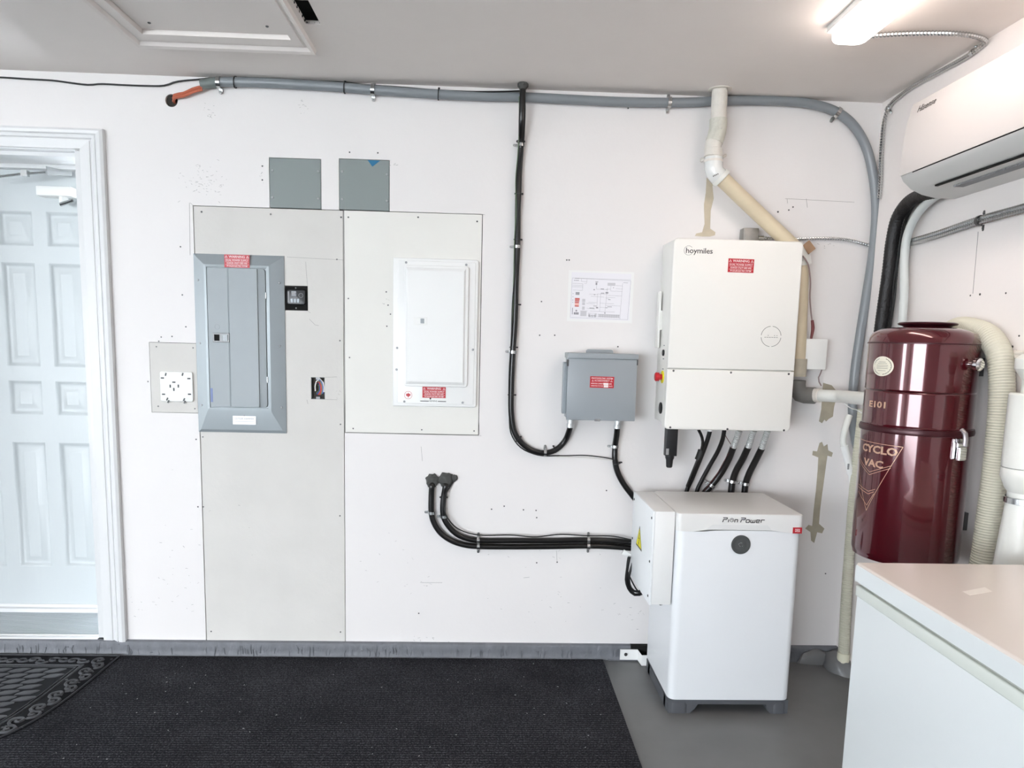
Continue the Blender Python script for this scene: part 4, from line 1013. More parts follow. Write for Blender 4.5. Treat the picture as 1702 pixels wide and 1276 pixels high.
# duct-seal putty and the two low conduits
pt = thing('duct_seal_putty', 'lump of dark grey putty sealing two conduits into wall', 'putty', P(733, 797, 0))
for i, (q, r, sc) in enumerate([((719, 798), .030, (1, .5, 1.0)), ((741, 797), .033, (1, .55, 1.0)), ((755, 794), .015, (1, .6, 1.0))]):
    p = P(*q); b = B(); b.blob((p.x, -.004, p.z), r, sc, seed=i + 1, amp=.3, fr=2.4); b.obj('putty_lump', M_PUTTY, pt)
def lowc(label, pts, d, cl):
    t = thing('black_conduit', label, 'conduit', P(*pts[-1][:2], d))
    pp_ = [P(*pts[0][:2], 0) + Vector((0, .01, 0))] + wp(pts, d)
    B().tube(pp_, .0128, n=12, ribs=.0055, depth=.05).obj('conduit_sleeve', M_BLACK, t)
    for q, dr, sd in cl: clamp(t, P(*q, d), dr, .0125, sd)
    return t
LA = lowc('lower black conduit curving from putty to the battery junction box', [(718, 806), (717, 822), (717, 852), (721, 868), (732, 885), (750, 898), (775, 906), (800, 908), (850, 908.5), (920, 908), (980, 907), (1020, 908.5), (1050, 911), (1080, 913, .05)], .016,
     [((717.5, 852), (0, 0, -1), 1), ((795, 908), (1, 0, 0), 1), ((978, 907.5), (1, 0, 0), 1)])
LB = lowc('upper black conduit curving from putty to the battery junction box', [(741, 806), (738, 822), (736, 848), (738.5, 862), (748, 877), (762, 889), (780, 895.5), (800, 897.8), (850, 898), (920, 898), (978, 897), (1020, 898.5), (1050, 901), (1080, 903, .05)], .016,
     [((738, 858), (.1, 0, -1), 1), ((795, 897.5), (1, 0, 0), -1), ((978, 897), (1, 0, 0), -1)])
tie(LB, P(736.5, 826, .016), (0, 0, -1), .0135)
b = B(); b.tube([P(754, 800, .005), P(744, 815, .02), P(738, 825, .032), P(739, 850, .034), P(752, 871, .030), P(768, 882, .02), P(795, 889, .02), P(850, 889, .022), P(890, 892, .032), P(930, 888, .028), P(975, 890, .03), P(1020, 891, .03), P(1050, 897, .04)], .0028, n=6); b.obj('pilot_wire', M_BLACK2, LB)

# ------------------------------------------------------------------ battery cabinet
bt = thing('battery_cabinet', 'tall white battery cabinet standing on dark grey feet', 'battery', (.96, -.28, 0))
x0, x1, y0, y1 = .724, 1.203, -.486, -.085
def vbox(b, x0, x1, y0, y1, z0, z1, r, bev=0.0): # rounded vertical front corners
    return b.rrect('z', x0, x1, y0, y1, z0, z1, r, bev=bev, corners=(1, 1, 1, 1))
b = B(); vbox(b, x0 + .0015, x1 - .0015, y0 + .0015, y1, .056, .7310, .030, .003); bd = b.obj('cabinet_body', mat('battery_white', S(232, 234, 236), .4, bump=.02, bscale=300), bt)
# lid whose lower edge dips towards the sides
b = B(); r = .018; outline = []
for (cx_, cy_, a0) in ((x1 - r, y1 - r, 0), (x0 + r, y1 - r, 90), (x0 + r, y0 + r, 180)):
    for k in range(7):
        a = radians(a0 + 15 * k); outline.append((cx_ + r * cos(a), cy_ + r * sin(a)))
fx0, fx1 = x0 + r, x1 - r
for k in range(1, 40): outline.append((fx0 + (fx1 - fx0) * k / 40, y0))
for k in range(7):
    a = radians(270 + 15 * k); outline.append((x1 - r + r * cos(a), y0 + r + r * sin(a)))
def lidz(x, y):
    u = abs((x - (x0 + x1) / 2) / ((x1 - x0) / 2))
    if y > y0 + .001: return .7225
    return .7305 if u < .5 else (.7225 + .008 * (1 - (u - .5) / .25) if u < .75 else .7225)
lo = [b.bm.verts.new((x, y, lidz(x, y) + .0030)) for x, y in outline]
cxl, cyl_ = (x0 + x1) / 2, (y0 + y1) / 2
def ins(x, y, d): return (x + (cxl - x) / abs(cxl - x + 1e-9) * min(d, abs(cxl - x)), y + (cyl_ - y) / abs(cyl_ - y + 1e-9) * min(d, abs(cyl_ - y)))
def outs(x, y, s_): return (cxl + (x - cxl) * s_, cyl_ + (y - cyl_) * s_)
mid = [b.bm.verts.new((*outs(x, y, 1.006), .760)) for x, y in outline]
m2 = [b.bm.verts.new((*outs(x, y, 1.006), .787)) for x, y in outline]
m3 = [b.bm.verts.new((*outs(x, y, 1.001), .7925)) for x, y in outline]
tp = [b.bm.verts.new((*outs(x, y, .985), .7945)) for x, y in outline]
for A, C_ in ((lo, mid), (mid, m2), (m2, m3), (m3, tp)):
    for k in range(len(A)): b.bm.faces.new((A[k], A[(k + 1) % len(A)], C_[(k + 1) % len(A)], C_[k]))
b.bm.faces.new(tp); b.bm.faces.new(lo[::-1])
ld = b.obj('lid', mat('battery_lid_white', S(232, 231, 228), .38), bt)
b = B(); vbox(b, x0 + .004, x1 - .004, y0 + .004, y1, .728, .740, .03); b.obj('lid_seam', M_GASKET, bt)
# grip ledge on the lid front
a, c = P(1180, 877, .49), P(1278, 878, .49)
b = B(); zt, zb = P(1230, 872.5, .49).z, P(1230, 880.5, .49).z
b.prism([Vector((a.x - .012, y0 - .0015, zb)), Vector((c.x + .012, y0 - .0015, zb)), Vector((c.x - .004, y0 - .001, zt)), Vector((a.x + .012, y0 - .001, zt))], (0, .006, 0))
b.obj('grip_ledge', mat('battery_ledge', S(222, 222, 220), .45), ld)
p = P(1234, 864.5, .49); fn = on_wall(p.x, y0 - .0022, p.z)
b = B()
def stroke(pts, u0, s_=1.0, wd=.0031):
    for (a_, c_) in zip(pts, pts[1:]): line_on(b, fn, u0 + a_[0] * s_, a_[1] * s_, u0 + c_[0] * s_, c_[1] * s_, wd, .0005)
H = .0085; u = -.073
stroke([(-.001, -H), (.002, .002), (.014, .002), (.017, H), (.000, H)], u)                                  # P
stroke([(.0, -H), (.001, .002)], u + .0205)                                                               # i
ring_on(b, fn, .0062, .0078, n=20, cu=u + .0335, cv=0); ring_on(b, fn, .0024, .0040, -60, 200, n=12, cu=u + .0335, cv=0)
stroke([(0, -H), (.001, .002), (.0115, .002), (.010, -H)], u + .0445)                                         # n
stroke([(-.001, -H), (.002, .002), (.015, .002), (.018, H), (.000, H)], u + .068)                             # P
stroke([(0, -H), (.001, .002), (.013, .002), (.012, -H), (0, -H)], u + .0875)                                 # o
stroke([(0, .002), (-.001, -H), (.007, -H), (.008, .001)], u + .106); stroke([(.007, -H), (.015, -H), (.016, .002)], u + .106)   # w
stroke([(.012, -H), (0, -H), (.001, .002), (.013, .002), (.0125, -.003), (.003, -.003)], u + .1265)              # e
stroke([(0, -H), (.001, .002), (.014, .002)], u + .1445)                                                      # r
b.obj('maker_name', M_KINK, ld, 'dark maker name lettering on the lid')
a, c = P(1318.5, 876.5, .49), P(1331.5, 886.5, .49)
b = B(); b.box(a.x, x1 - .006, y0 - .0044, y0 - .0016, c.z, a.z); rs = b.obj('rating_sticker', M_RED, ld, 'tiny red sticker at the lid corner')
b = B(); text_geo(b, 'DESS', .016, on_wall((a.x + x1 - .006) / 2, y0 - .0045, (a.z + c.z) / 2), sx=.55, bold=.01); b.obj('sticker_text', M_WINK, rs)
p = P(1231.5, 905, .488)
b = B(); b.lathe((p.x, y0, p.z), yv, [(.0365, 0), (.0365, .003), (.0345, .0035), (.028, .003), (.026, .0025), (.018, .003), (.016, .0035), (0, .0035)], n=48); em = b.obj('round_button', mat('dark_grey_disc', S(78, 80, 80), .3), bd, 'round dark grey power button')
b = B(); fn = on_wall(p.x, y0 - .0036, p.z); ring_on(b, fn, .0065, .0085, 60, 260, 16); ring_on(b, fn, .0065, .0080, 290, 340, 6); ring_on(b, fn, 0, .0028, n=12, cu=-.008, cv=.002); b.obj('button_mark', M_CHROME, em)
# plinth with cut-out
b = B()
pts = [(x0 + .004, .0), (x0 + .004, .056), (x1 - .004, .056), (x1 - .004, .0), (x1 - .072, .0), (x1 - .086, .018), (x1 - .092, .040), (x0 + .122, .040), (x0 + .108, .018), (x0 + .090, .0)]
b.prism([Vector((u, y0 + .006, v)) for u, v in pts], (0, .03, 0))
b.obj('front_foot_rail', M_BASE, bt)
b = B(); vbox(b, x0 + .004, x1 - .004, y0 + .004, y1, .038, .056, .030); b.obj('plinth', M_BASE, bt)
for (a_, c_) in ((x0 + .003, x0 + .09), (x1 - .075, x1 - .003)):
    b = B(); b.rrect('z', a_, c_, y0 + .003, y0 + .10, 0, .045, .026, corners=(1, 0, 1, 1) if a_ > 1 else (0, 1, 1, 1)); b.obj('foot', M_BASE, bt)
    b = B(); b.rrect('z', a_, c_, y1 - .10, y1, 0, .045, .02); b.obj('foot', M_BASE, bt)
b = B(); b.box(x0 + .003, x0 + .02, y0 + .05, y1 - .05, .0, .045); b.obj('side_rail', M_BASE, bt)
# junction box on the left side
jb = thing('junction_box', 'white junction box on the left side of the battery cabinet', 'junction box', (.68, -.28, .43))
jx0, jx1, jy0, jy1, jz0, jz1 = .638, .720, -.465, -.10, .431, .795
b = B(); b.box(jx0 + .006, jx1, jy0, jy1, jz0, jz1, .0015); b.obj('housing', M_WMETAL, jb)
b = B(); b.box(jx0 - .002, jx0 + .006, jy0 - .002, jy1 + .002, jz0 - .002, jz1 + .001, .001); cvp = b.obj('side_cover', mat('cover_white', S(240, 243, 244), .35), jb)
for (y_, z_) in [(jy0 + .02, jz1 - .03), (jy0 + .02, jz1 - .20), (jy0 + .02, jz0 + .028), (jy1 - .02, jz1 - .03), (jy1 - .02, jz1 - .20), (jy1 - .02, jz0 + .03)]:
    b = B(); b.screw((jx0 - .002, y_, z_), (-1, 0, 0), .0052, .0025); b.obj('screw', M_DSTEEL, cvp)
tri = [X(1062, 892, jx0 - .003), X(1055.5, 912, jx0 - .003), X(1067, 929, jx0 - .003)]
# upright warning triangle on the side cover
cy = sum(t_.y for t_ in tri) / 3; cz = .625; s_ = .105
fs = lambda u, v, h: (jx0 - .002 - h, cy - u, cz + v)
b = B(); poly_on(b, fs, [(-s_ / 2, -s_ * .33), (s_ / 2, -s_ * .33), (0, s_ * .54)], .0008); tl = b.obj('shock_label', M_KINK, cvp, 'black-edged yellow shock hazard triangle')
fs2 = lambda u, v, h: fs(u, v, h + .0008)
b = B(); s2 = s_ * .86; poly_on(b, fs2, [(-s2 / 2, -s2 * .31), (s2 / 2, -s2 * .31), (0, s2 * .53)], .0003); b.obj('yellow_field', M_YEL, tl)
b = B(); fs3 = lambda u, v, h: fs(u, v, h + .0011); poly_on(b, fs3, [(.003, .030), (-.010, .002), (-.001, .003), (-.005, -.014), (-.009, -.012), (-.004, -.026), (.003, -.012), (-.001, -.014), (.009, .010), (.000, .009), (.008, .030)], .0004); b.obj('lightning_bolt', M_KINK, tl)
b = B(); b.lathe((.69, jy0 + .03, jz0), (0, 0, -1), [(.009, 0), (.009, .008), (.006, .012), (0, .012)], n=12); b.obj('bottom_gland', M_STEEL, jb)
# coiled cable and white tag behind it
cc = thing('coiled_cable', 'black cable loop hanging behind the battery junction box', 'cable', P(1050, 985, .1))
b = B(); b.tube([P(1046, 925, .12), P(1042, 950, .12), P(1041, 966, .12), P(1046, 980, .12), P(1055, 988, .12), P(1068, 986, .12), P(1082, 975, .12)], .0065, n=10); b.obj('cable_loop', M_BLACK, cc)
b = B(); b.tube([P(1052, 935, .125), P(1046, 955, .125), P(1046, 970, .125), P(1052, 981, .125), P(1062, 983, .125), P(1078, 970, .125)], .0055, n=10); b.obj('cable_loop', M_BLACK, cc)
b = B(); b.tube([P(1044, 926, .12), P(1042, 945, .12), P(1050, 965, .13), P(1062, 984, .13), P(1075, 990, .13)], .0032, n=8); b.obj('cable_loop', M_BLACK, cc)
B().box(-.022, .022, -.006, .006, -.011, .011, .002, tf=Matrix.Translation(P(1042, 921, .10)) @ Matrix.Rotation(.55, 4, 'Y')).obj('cable_tag', M_WPLAS, label='small white plastic tag beside the junction box cable', cat='tag')
# floor bracket on the curb
br = thing('wall_bracket', 'white angled steel bracket screwed to the concrete curb', 'bracket', (.66, -.024, .01))
A1, A2 = P(1031, 1079, .030), P(1062, 1094.5, .030); T1, T2 = P(1067, 1089, .078), P(1079, 1106, .078)
T2.z = max(.002, T2.z)
b = B(); prev = None
secs = [(A1.x, -.0262, A1.z, .008), (P(1060, 1079, .03).x, -.0262, A1.z, .008), (T1.x, -.074, T1.z, T2.z), (T2.x + .01, -.074, T1.z, T2.z)]
for (xa_, ya_, zt_, zb_), (xb_, yb_, zt2, zb2) in zip(secs, secs[1:]):
    v8 = [b.bm.verts.new(q) for q in ((xa_, ya_, zb_), (xb_, yb_, zb2), (xb_, yb_, zt2), (xa_, ya_, zt_), (xa_, ya_ - .005, zb_), (xb_, yb_ - .005, zb2), (xb_, yb_ - .005, zt2), (xa_, ya_ - .005, zt_))]
    for f_ in ((0, 1, 2, 3), (4, 7, 6, 5), (0, 4, 5, 1), (3, 2, 6, 7), (0, 3, 7, 4), (1, 5, 6, 2)): b.bm.faces.new([v8[k] for k in f_])
b.obj('bracket_plate', M_WMETAL, br)
p = P(1040, 1087, .03); B().screw((p.x, -.0312, max(p.z, .02)), yv, .0078, .005).obj('bolt', M_DSTEEL, br)

# ------------------------------------------------------------------ vent pipe and suction pipes
vp = thing('vent_pipe', 'painted white vent pipe with elbows from ceiling to yellowed diagonal pipe', 'pipe', P(1190, 285, .08))
rv = .031; dv_ = .085
topx = P(1196, 160, dv_).x
b = B(); b.tube([Vector((topx, -dv_, ZC - .001)), P(1195, 180, dv_), P(1194, 205, dv_)], rv, n=24, smooth=False); b.obj('upper_pipe', M_PVCPAINT, vp)
b = B(); b.lathe((topx, -dv_, ZC), (0, 0, -1), [(.033, 0), (.046, .0), (.046, .003), (.033, .004)], n=28); b.obj('ceiling_collar', M_PVCPAINT, vp, 'pale ring at the ceiling hole')
b = B(); b.tube([P(1194, 198, dv_), P(1193.5, 212, dv_), P(1191, 224, dv_), P(1187, 236, dv_)], .035, n=20); b.blob(P(1196, 212, dv_ + .022), .018, (.9, .8, 1.2), seed=8, amp=.4); b.obj('pipe_elbow', mat('greenish_painted_pvc', S(206, 204, 192), .6, bump=1.0, bscale=50, var=.06, vscale=30), vp, 'lumpy painted upper elbow')
b = B(); b.tube([P(1188, 232, dv_), P(1185, 245, dv_), P(1186, 258, dv_), P(1186, 272, dv_)], .033, n=20)
b.lathe(P(1186, 247, dv_), (0, 0, -1), [(.033, 0), (.036, .002), (.036, .030), (.033, .032)], n=22); b.obj('pipe_coupling', M_PVCPAINT, vp)
b = B(); b.tube([P(1186.5, 262, dv_), P(1186, 274, dv_), P(1187, 284, dv_), P(1194, 293, dv_), P(1199, 298, dv_)], .0365, n=22); el = b.obj('lower_elbow', mat('shiny_white_pvc', S(226, 227, 224), .15, coat=.3), vp, 'glossy white lower elbow')
b = B(); d_ = (P(1240, 338, dv_) - P(1199, 296, dv_)).normalized(); b.lathe(P(1196, 293, dv_), d_, [(.033, 0), (.040, .0), (.040, .016), (.033, .018)], n=24); b.obj('elbow_rim', M_PVC, el)
b = B(); p = P(1190, 293, dv_ + .037)
for k in range(4): b.box(p.x - .012 + k * .006, p.x - .009 + k * .006, -dv_ - .0372, -dv_ - .0368, p.z - .002 + k * .003, p.z + .003 + k * .003)
b.obj('pipe_print', M_KINK, el)
b = B(); b.tube([P(1197, 294, dv_), P(1230, 326, dv_ - .005), P(1275, 369, .075), P(1322, 413, .07)], .0305, n=24, smooth=False); b.obj('diagonal_pipe', M_PVCOLD, vp, 'yellowed diagonal pipe')
b = B(); b.lathe(P(1186, 266, dv_), (0, 0, -1), [(.034, 0), (.0375, 0), (.0375, .009), (.034, .009)], n=22)
b.tube([P(1188, 262, .05), P(1174, 266, .03), P(1164, 266, .012)], .006, n=8, smooth=False); b.lathe(P(1166, 266, .01), yv, [(.009, 0), (.009, .012), (0, .012)], n=10); b.tube([P(1200, 261, .06), P(1206, 258, .03)], .006, n=8, smooth=False)
b.obj('pipe_hanger', M_PVCPAINT, vp)
# pipe coming down behind the inverter and across to the vacuum
sp = thing('suction_pipe', 'white suction pipe with grey elbow running from wall to vacuum', 'pipe', P(1340, 650, .05))
b = B(); b.tube([P(1322, 412, .07), P(1332, 422, .06), P(1335, 440, .055)], .033, n=20); b.obj('white_elbow', M_PVC, sp, 'white elbow behind the inverter corner')
b = B(); b.tube([P(1333, 436, .055), P(1331, 500, .055), P(1329, 560, .055), P(1326, 618, .055)], .0285, n=20, smooth=False); b.obj('down_pipe', M_PVCOLD, sp, 'yellowed pipe behind the inverter')
b = B(); b.lathe(P(1328, 596, .055), (0, 0, -1), [(.029, 0), (.034, .0), (.034, .075), (.029, .075)], n=20); b.obj('pipe_coupling', mat('dirty_pvc', S(184, 176, 158), .6, var=.08, vscale=30), sp)
b = B(); b.tube([P(1325, 632, .055), P(1325, 645, .055), P(1331, 655, .055), P(1346, 657, .055), P(1354, 657.5, .055)], .0355, n=22)
b.obj('grey_elbow', mat('grey_pvc_elbow', S(112, 110, 106), .6, bump=.3, bscale=50, var=.08, vscale=20), sp, 'grey elbow at the right of the inverter')
pe = X(1446, 661, 1.50)
a = P(1349, 656.5, .055)
b = B(); b.tube([a, P(1396, 658.5, .17), Vector((1.42, -.50, P(1437, 660.5, .40).z))], .0255, n=22, smooth=False); b.obj('white_pipe', M_PVC, sp, 'straight white pipe')
b = B(); dd = (P(1396, 658.5, .17) - a).normalized(); b.lathe(a - dd * .005, dd, [(.026, 0), (.030, 0), (.030, .045), (.0255, .047)], n=22); b.obj('pipe_socket', M_PVCPAINT, sp)
b = B(); b.tube([P(1400, 668, .20), P(1412, 677, .22), P(1424, 681, .30), P(1432, 686, .34)], .0022, n=6); b.obj('tie_wire', M_WPLAS, sp)
# brown cardboard scrap and sensor box
B().box(-.018, .018, -.006, .006, -.022, .022, .001, tf=Matrix.Translation(P(1344, 411, .09)) @ Matrix.Rotation(-.72, 4, 'Y')).obj('foam_scrap', M_BROWN, label='brown scrap tucked at the top right corner of inverter', cat='scrap')
sb = thing('sensor_box', 'small white plastic box on the wall right of inverter', 'sensor', P(1355, 615, .05))
a, c = P(1337.5, 562.5, .07), P(1372.5, 614.5, .07)
b = B(); b.box(a.x, c.x, -.07, -.03, c.z, a.z, .004); b.obj('case', M_WPLAS, sb)
b = B(); b.box(a.x + .012, c.x - .012, -.03, 0, c.z + .02, a.z - .02); b.obj('spacer', M_WPLAS, sb)
b = B(); b.tube([P(1334, 425, .10), P(1342, 436, .095), P(1346, 455, .09), P(1347, 475, .08), P(1346, 492, .07), P(1348, 520, .06), P(1350, 535, .06)], .003, n=8); b.obj('lead', mat('mauve_wire', S(150, 130, 128), .5), sb); b = B(); b.tube([P(1366, 614, .05), P(1364, 620, .04), P(1360, 630, .03), P(1365, 641, .03)], .0028, n=8); b.obj('lead', mat('mauve_wire', S(150, 130, 128), .5), sb)
b = B(); b.tube([P(1350, 532, .06), P(1351, 546, .06), P(1348, 563, .06)], lambda t: .0075 * (1 - .5 * abs(t - .4)), n=8, step=.008); b.obj('wire_splice', mat('maroon_tape', S(110, 40, 40), .5), sb)
# grey metal junction box above the inverter
mj = thing('metal_junction_box', 'small grey metal junction box peeking above the inverter', 'junction box', P(1248, 396, .03))
a, c = P(1236.5, 378, .05), P(1261, 398, .05)
b = B(); b.box(a.x, c.x, -.05, 0, c.z - .04, a.z, .004); b.obj('box', mat('galvanised', S(150, 148, 144), .45, metal=.5, var=.06, vscale=40), mj)
b = B(); b.box(a.x + .006, c.x - .010, -.0525, -.05, c.z - .02, a.z - .008, .001); b.obj('lid', mat('galvanised', S(150, 148, 144), .45), mj)
# armoured cable along the back wall and then the right wall
def armour(label, pts, r=.0085, cat='cable', n=10):
    t = thing('armoured_cable', label, cat, pts[0])
    B().tube(pts, r, n=n, ribs=.011, depth=.3).obj('armour_sheath', M_STEEL, t)
    return t
ac1 = armour('steel armoured cable leaving the small junction box towards corner', [P(1261, 395, .03), P(1300, 397, .02), P(1340, 396.5, .012), P(1375, 396, .012), P(1410, 399, .012), P(1443, 407, .012)], .0075)
b = B(); b.cyl(P(1259, 395, .03), P(1268, 395.5, .028), .012); b.obj('connector', M_STEEL, ac1)
xw = XR - .012
ac2 = armour('upper of two parallel armoured cables on the right wall', [X(1496, 405, xw), X(1510, 401, xw), X(1560, 386, xw), X(1600, 372, xw), X(1640, 359, xw), X(1702, 342, xw), X(1790, 318, xw), Vector((xw, -1.9, 1.90))], .0082)
ac3 = armour('lower of two parallel armoured cables on the right wall', [X(1496, 409, xw), X(1510, 406, xw), X(1560, 393, xw), X(1600, 380, xw), X(1640, 367.5, xw), X(1702, 351, xw), X(1790, 328, xw), Vector((xw, -1.9, 1.875))], .0082)
dx = (X(1640, 359, xw) - X(1600, 372, xw))
clamp(ac2, X(1629, 366.5, xw), dx, .014, -1, M_DSTEEL, two=True, wall_n=(-1, 0, 0))
b = B(); p = X(1508, 404, xw); b.box(p.x - .014, XR, p.y - .006, p.y + .006, p.z - .022, p.z + .022, .003); b.obj('connector', M_STEEL, ac3)
# armoured cable from the lamp
zc = ZC - .011
pl1 = [F(1440, 60, zc), F(1480, 57, zc), F(1540, 55, zc), F(1590, 56, zc), F(1620, 60, zc)]
pl1.append(Vector((XR - .014, F(1634, 68, zc).y, zc - .002)))
for q in [(1620, 85), (1600, 98), (1560, 120), (1520, 142), (1495, 160), (1482, 172), (1474, 186), (1469, 205), (1466, 235), (1464.5, 262), (1463, 300), (1461, 330)]:
    pl1.append(X(*q, XR - .012))
# keep the run monotone near the corner
ac4 = armour('steel armoured cable from lamp along ceiling edge into the corner', pl1, .0088)
clamp(ac4, X(1617, 87, XR - .012), X(1600, 98, XR - .012) - X(1620, 85, XR - .012), .0088, 1, M_STEEL, wall_n=(-1, 0, 0))
clamp(ac4, X(1476, 181, XR - .012), X(1474, 186, XR - .012) - X(1482, 172, XR - .012), .0088, -1, M_STEEL, wall_n=(-1, 0, 0), two=True)

# ------------------------------------------------------------------ lamp
lm = thing('strip_light', 'lit white LED strip light on the ceiling', 'ceiling light', (1.13, -1.2, ZC))
lx0, lx1, ly1 = 1.070, 1.182, F(1405, 66, 2.40).y
b = B(); b.box(lx0 - .006, lx1 + .006, ly1 - 1.22, ly1 + .004, ZC - .022, ZC, .003); b.obj('lamp_base', M_WPLAS, lm)
b = B(); b.rrect('z', lx0, lx1, ly1 - 1.21, ly1, ZC - .060, ZC - .020, .035, bev=.014); b.obj('diffuser', M_LED, lm, 'glowing diffuser')

# ------------------------------------------------------------------ air conditioner on the right wall
ac = thing('air_conditioner', 'white split air conditioner mounted high on the right wall', 'air conditioner', (XR - .1, -.95, 1.95))
def acprof(prof, ya_, yb_, name, m, parent, label=None, ang=.5):
    b = B(); A = [b.bm.verts.new((XR - d, ya_, z)) for d, z in prof]; C_ = [b.bm.verts.new((XR - d, yb_, z)) for d, z in prof]; n_ = len(prof)
    for i in range(n_): b.bm.faces.new((A[i], A[(i + 1) % n_], C_[(i + 1) % n_], C_[i]))
    b.bm.faces.new(A); b.bm.faces.new(C_[::-1]); return b.obj(name, m, parent, label, ang=ang)
YA = X(1495, 293, XR - .205).y
YB = YA - .88
M_AC = mat('ac_white', S(198, 194, 192), .3)
M_AC2 = mat('ac_grey_white', S(206, 206, 204), .35)
prof = [(0, 2.262), (.165, 2.262), (.180, 2.255), (.196, 2.19), (.203, 2.10), (.205, 2.030), (.203, 2.018), (0, 2.018)]
acprof(prof, YA, YB, 'front_panel', M_AC, ac)
prof2 = [(0, 2.0175), (.200, 2.0175), (.190, 2.000), (.160, 1.975), (.120, 1.958), (.070, 1.948), (0, 1.948)]
lowp = acprof(prof2, YA, YB, 'lower_casing', M_AC2, ac)
lv_ = [(.2025, 2.0135), (.1935, 1.998), (.163, 1.973), (.150, 1.9675), (.149, 1.971), (.162, 1.979), (.190, 2.003), (.198, 2.0135)]
acprof(lv_, YA - .075, YB + .03, 'air_louver', M_AC2, ac, 'long air outlet flap')
b = B(); b.box(XR - .2015, XR - .195, YA - .07, YB + .03, 2.0145, 2.0178); b.box(XR - .150, XR - .140, YA - .12, YB + .03, 1.961, 1.9655); b.obj('louver_gap', M_HOLE, ac, 'dark slots above and below the flap')
b = B()
for i in range(60):
    y = YA - .17 - i * .006; b.box(XR - .118, XR - .085, y, y - .0025, 1.9478 + .002, 1.9555)
b.obj('vent_print', M_GINK, lowp, kind='stuff')
pA = X(1525, 184, XR - .19); pB = X(1554, 165, XR - .19)
cyt = (pA.y + pB.y) / 2; czt = (pA.z + pB.z) / 2
def acd(z):
    q = [(1.9, .205), (2.030, .205), (2.10, .203), (2.19, .196), (2.255, .180), (2.262, .165)]
    for (z0_, d0_), (z1q, d1_) in zip(q, q[1:]):
        if z <= z1q: return d0_ + (d1_ - d0_) * (z - z0_) / (z1q - z0_)
    return .165
b = B(); text_geo(b, 'Hisense', .030, lambda u, v, h: (XR - acd(czt + v) - .0006 - h, cyt - u, czt + v), sx=1.05, shear=.25, bold=.0, thick=.0006)
b.obj('maker_logo', M_KINK, ac, 'dark maker logo on the front panel')

# refrigerant lines, drain hose and cables from the AC
ls = thing('refrigerant_lines', 'black insulated refrigerant lines running down from air conditioner', 'pipe', X(1490, 400, XR - .03))
def rw(pts, x): return [X(px, py, x if len(q) == 2 else q[2]) for q in pts for (px, py) in [q[:2]]]
b = B(); b.tube(rw([(1556, 318), (1530, 325, XR - .05), (1508, 338, XR - .045), (1492, 362, XR - .045), (1483, 400, XR - .045), (1477, 450, XR - .045), (1470, 500, XR - .045), (1462, 560, XR - .045), (1458, 600, XR - .045)], XR - .05), .0245, n=14, ribs=.012, depth=.06); b.obj('insulated_line', mat('black_foam', S(24, 23, 24), .45, bump=.9, bscale=90), ls)
b = B(); b.tube(rw([(1545, 316), (1520, 327), (1500, 345), (1490, 372), (1487, 410), (1484, 460), (1478, 510), (1470, 560)], XR - .022), .017, n=12, ribs=.011, depth=.06); b.obj('insulated_line', mat('black_foam', S(24, 23, 24), .45), ls)
b = B(); b.tube(rw([(1548, 320), (1520, 340), (1504, 372), (1496, 410), (1490, 450), (1487, 490), (1479, 545), (1474, 590)], XR - .02), .005, n=8); b.obj('control_cable', M_BLACK, ls)
b = B(); b.tube(rw([(1540, 322), (1514, 345), (1500, 380), (1493, 420), (1485, 470), (1483, 510), (1473, 560)], XR - .03), .0035, n=8); b.obj('control_cable', M_BLACK, ls)
dh = thing('drain_pipe', 'pale grey drain pipe curving down the right wall corner', 'pipe', X(1505, 420, XR - .02))
b = B(); b.tube(rw([(1570, 318), (1545, 334), (1522, 360), (1508, 392), (1503, 430), (1503, 480), (1500, 530), (1495, 590), (1490, 650)], XR - .037), .0155, n=14); b.obj('drain_tube', mat('pale_grey_pvc', S(200, 204, 202), .4), dh)
dk = thing('slim_tube', 'slim pale tube running down between grey conduit and black lines', 'pipe', (XR - .012, -.10, 1.0))
B().tube(rw([(1481, 392), (1474, 440), (1466, 500), (1458, 570), (1450, 640), (1444, 700)], XR - .011), .0095, n=10).obj('tube_body', mat('pale_grey_pvc', S(200, 204, 202), .4), dk)

# white flat hose elbow left of the vacuum
fh = thing('hose_wand', 'white plastic hose end leaning in the corner behind vacuum', 'hose', P(1405, 780, .12))
b = B(); b.tube([P(1412, 690, .09), P(1405, 712, .10), P(1401, 735, .11), P(1404, 742, .11)], .013, n=14); b.obj('curved_neck', M_PVC, fh)
b = B(); b.tube([P(1403, 740, .11), P(1409, 765, .11), P(1414.5, 788, .11)], .0155, n=14, smooth=False); wn = b.obj('wand_handle', M_WPLAS, fh)
b = B(); b.tube([P(1414, 787, .11), P(1414, 797, .11), P(1415, 806, .11)], lambda t: .012 * (1 - .5 * t), n=12, step=.01); b.obj('wand_tip', M_WPLAS, fh)
b = B(); p = P(1410, 775, .128)
for k in range(5): b.box(p.x - .004, p.x + .004, p.y - .0005, p.y + .0005, p.z - .012 + k * .005, p.z - .009 + k * .005)
b.obj('handle_print', M_KINK, wn)

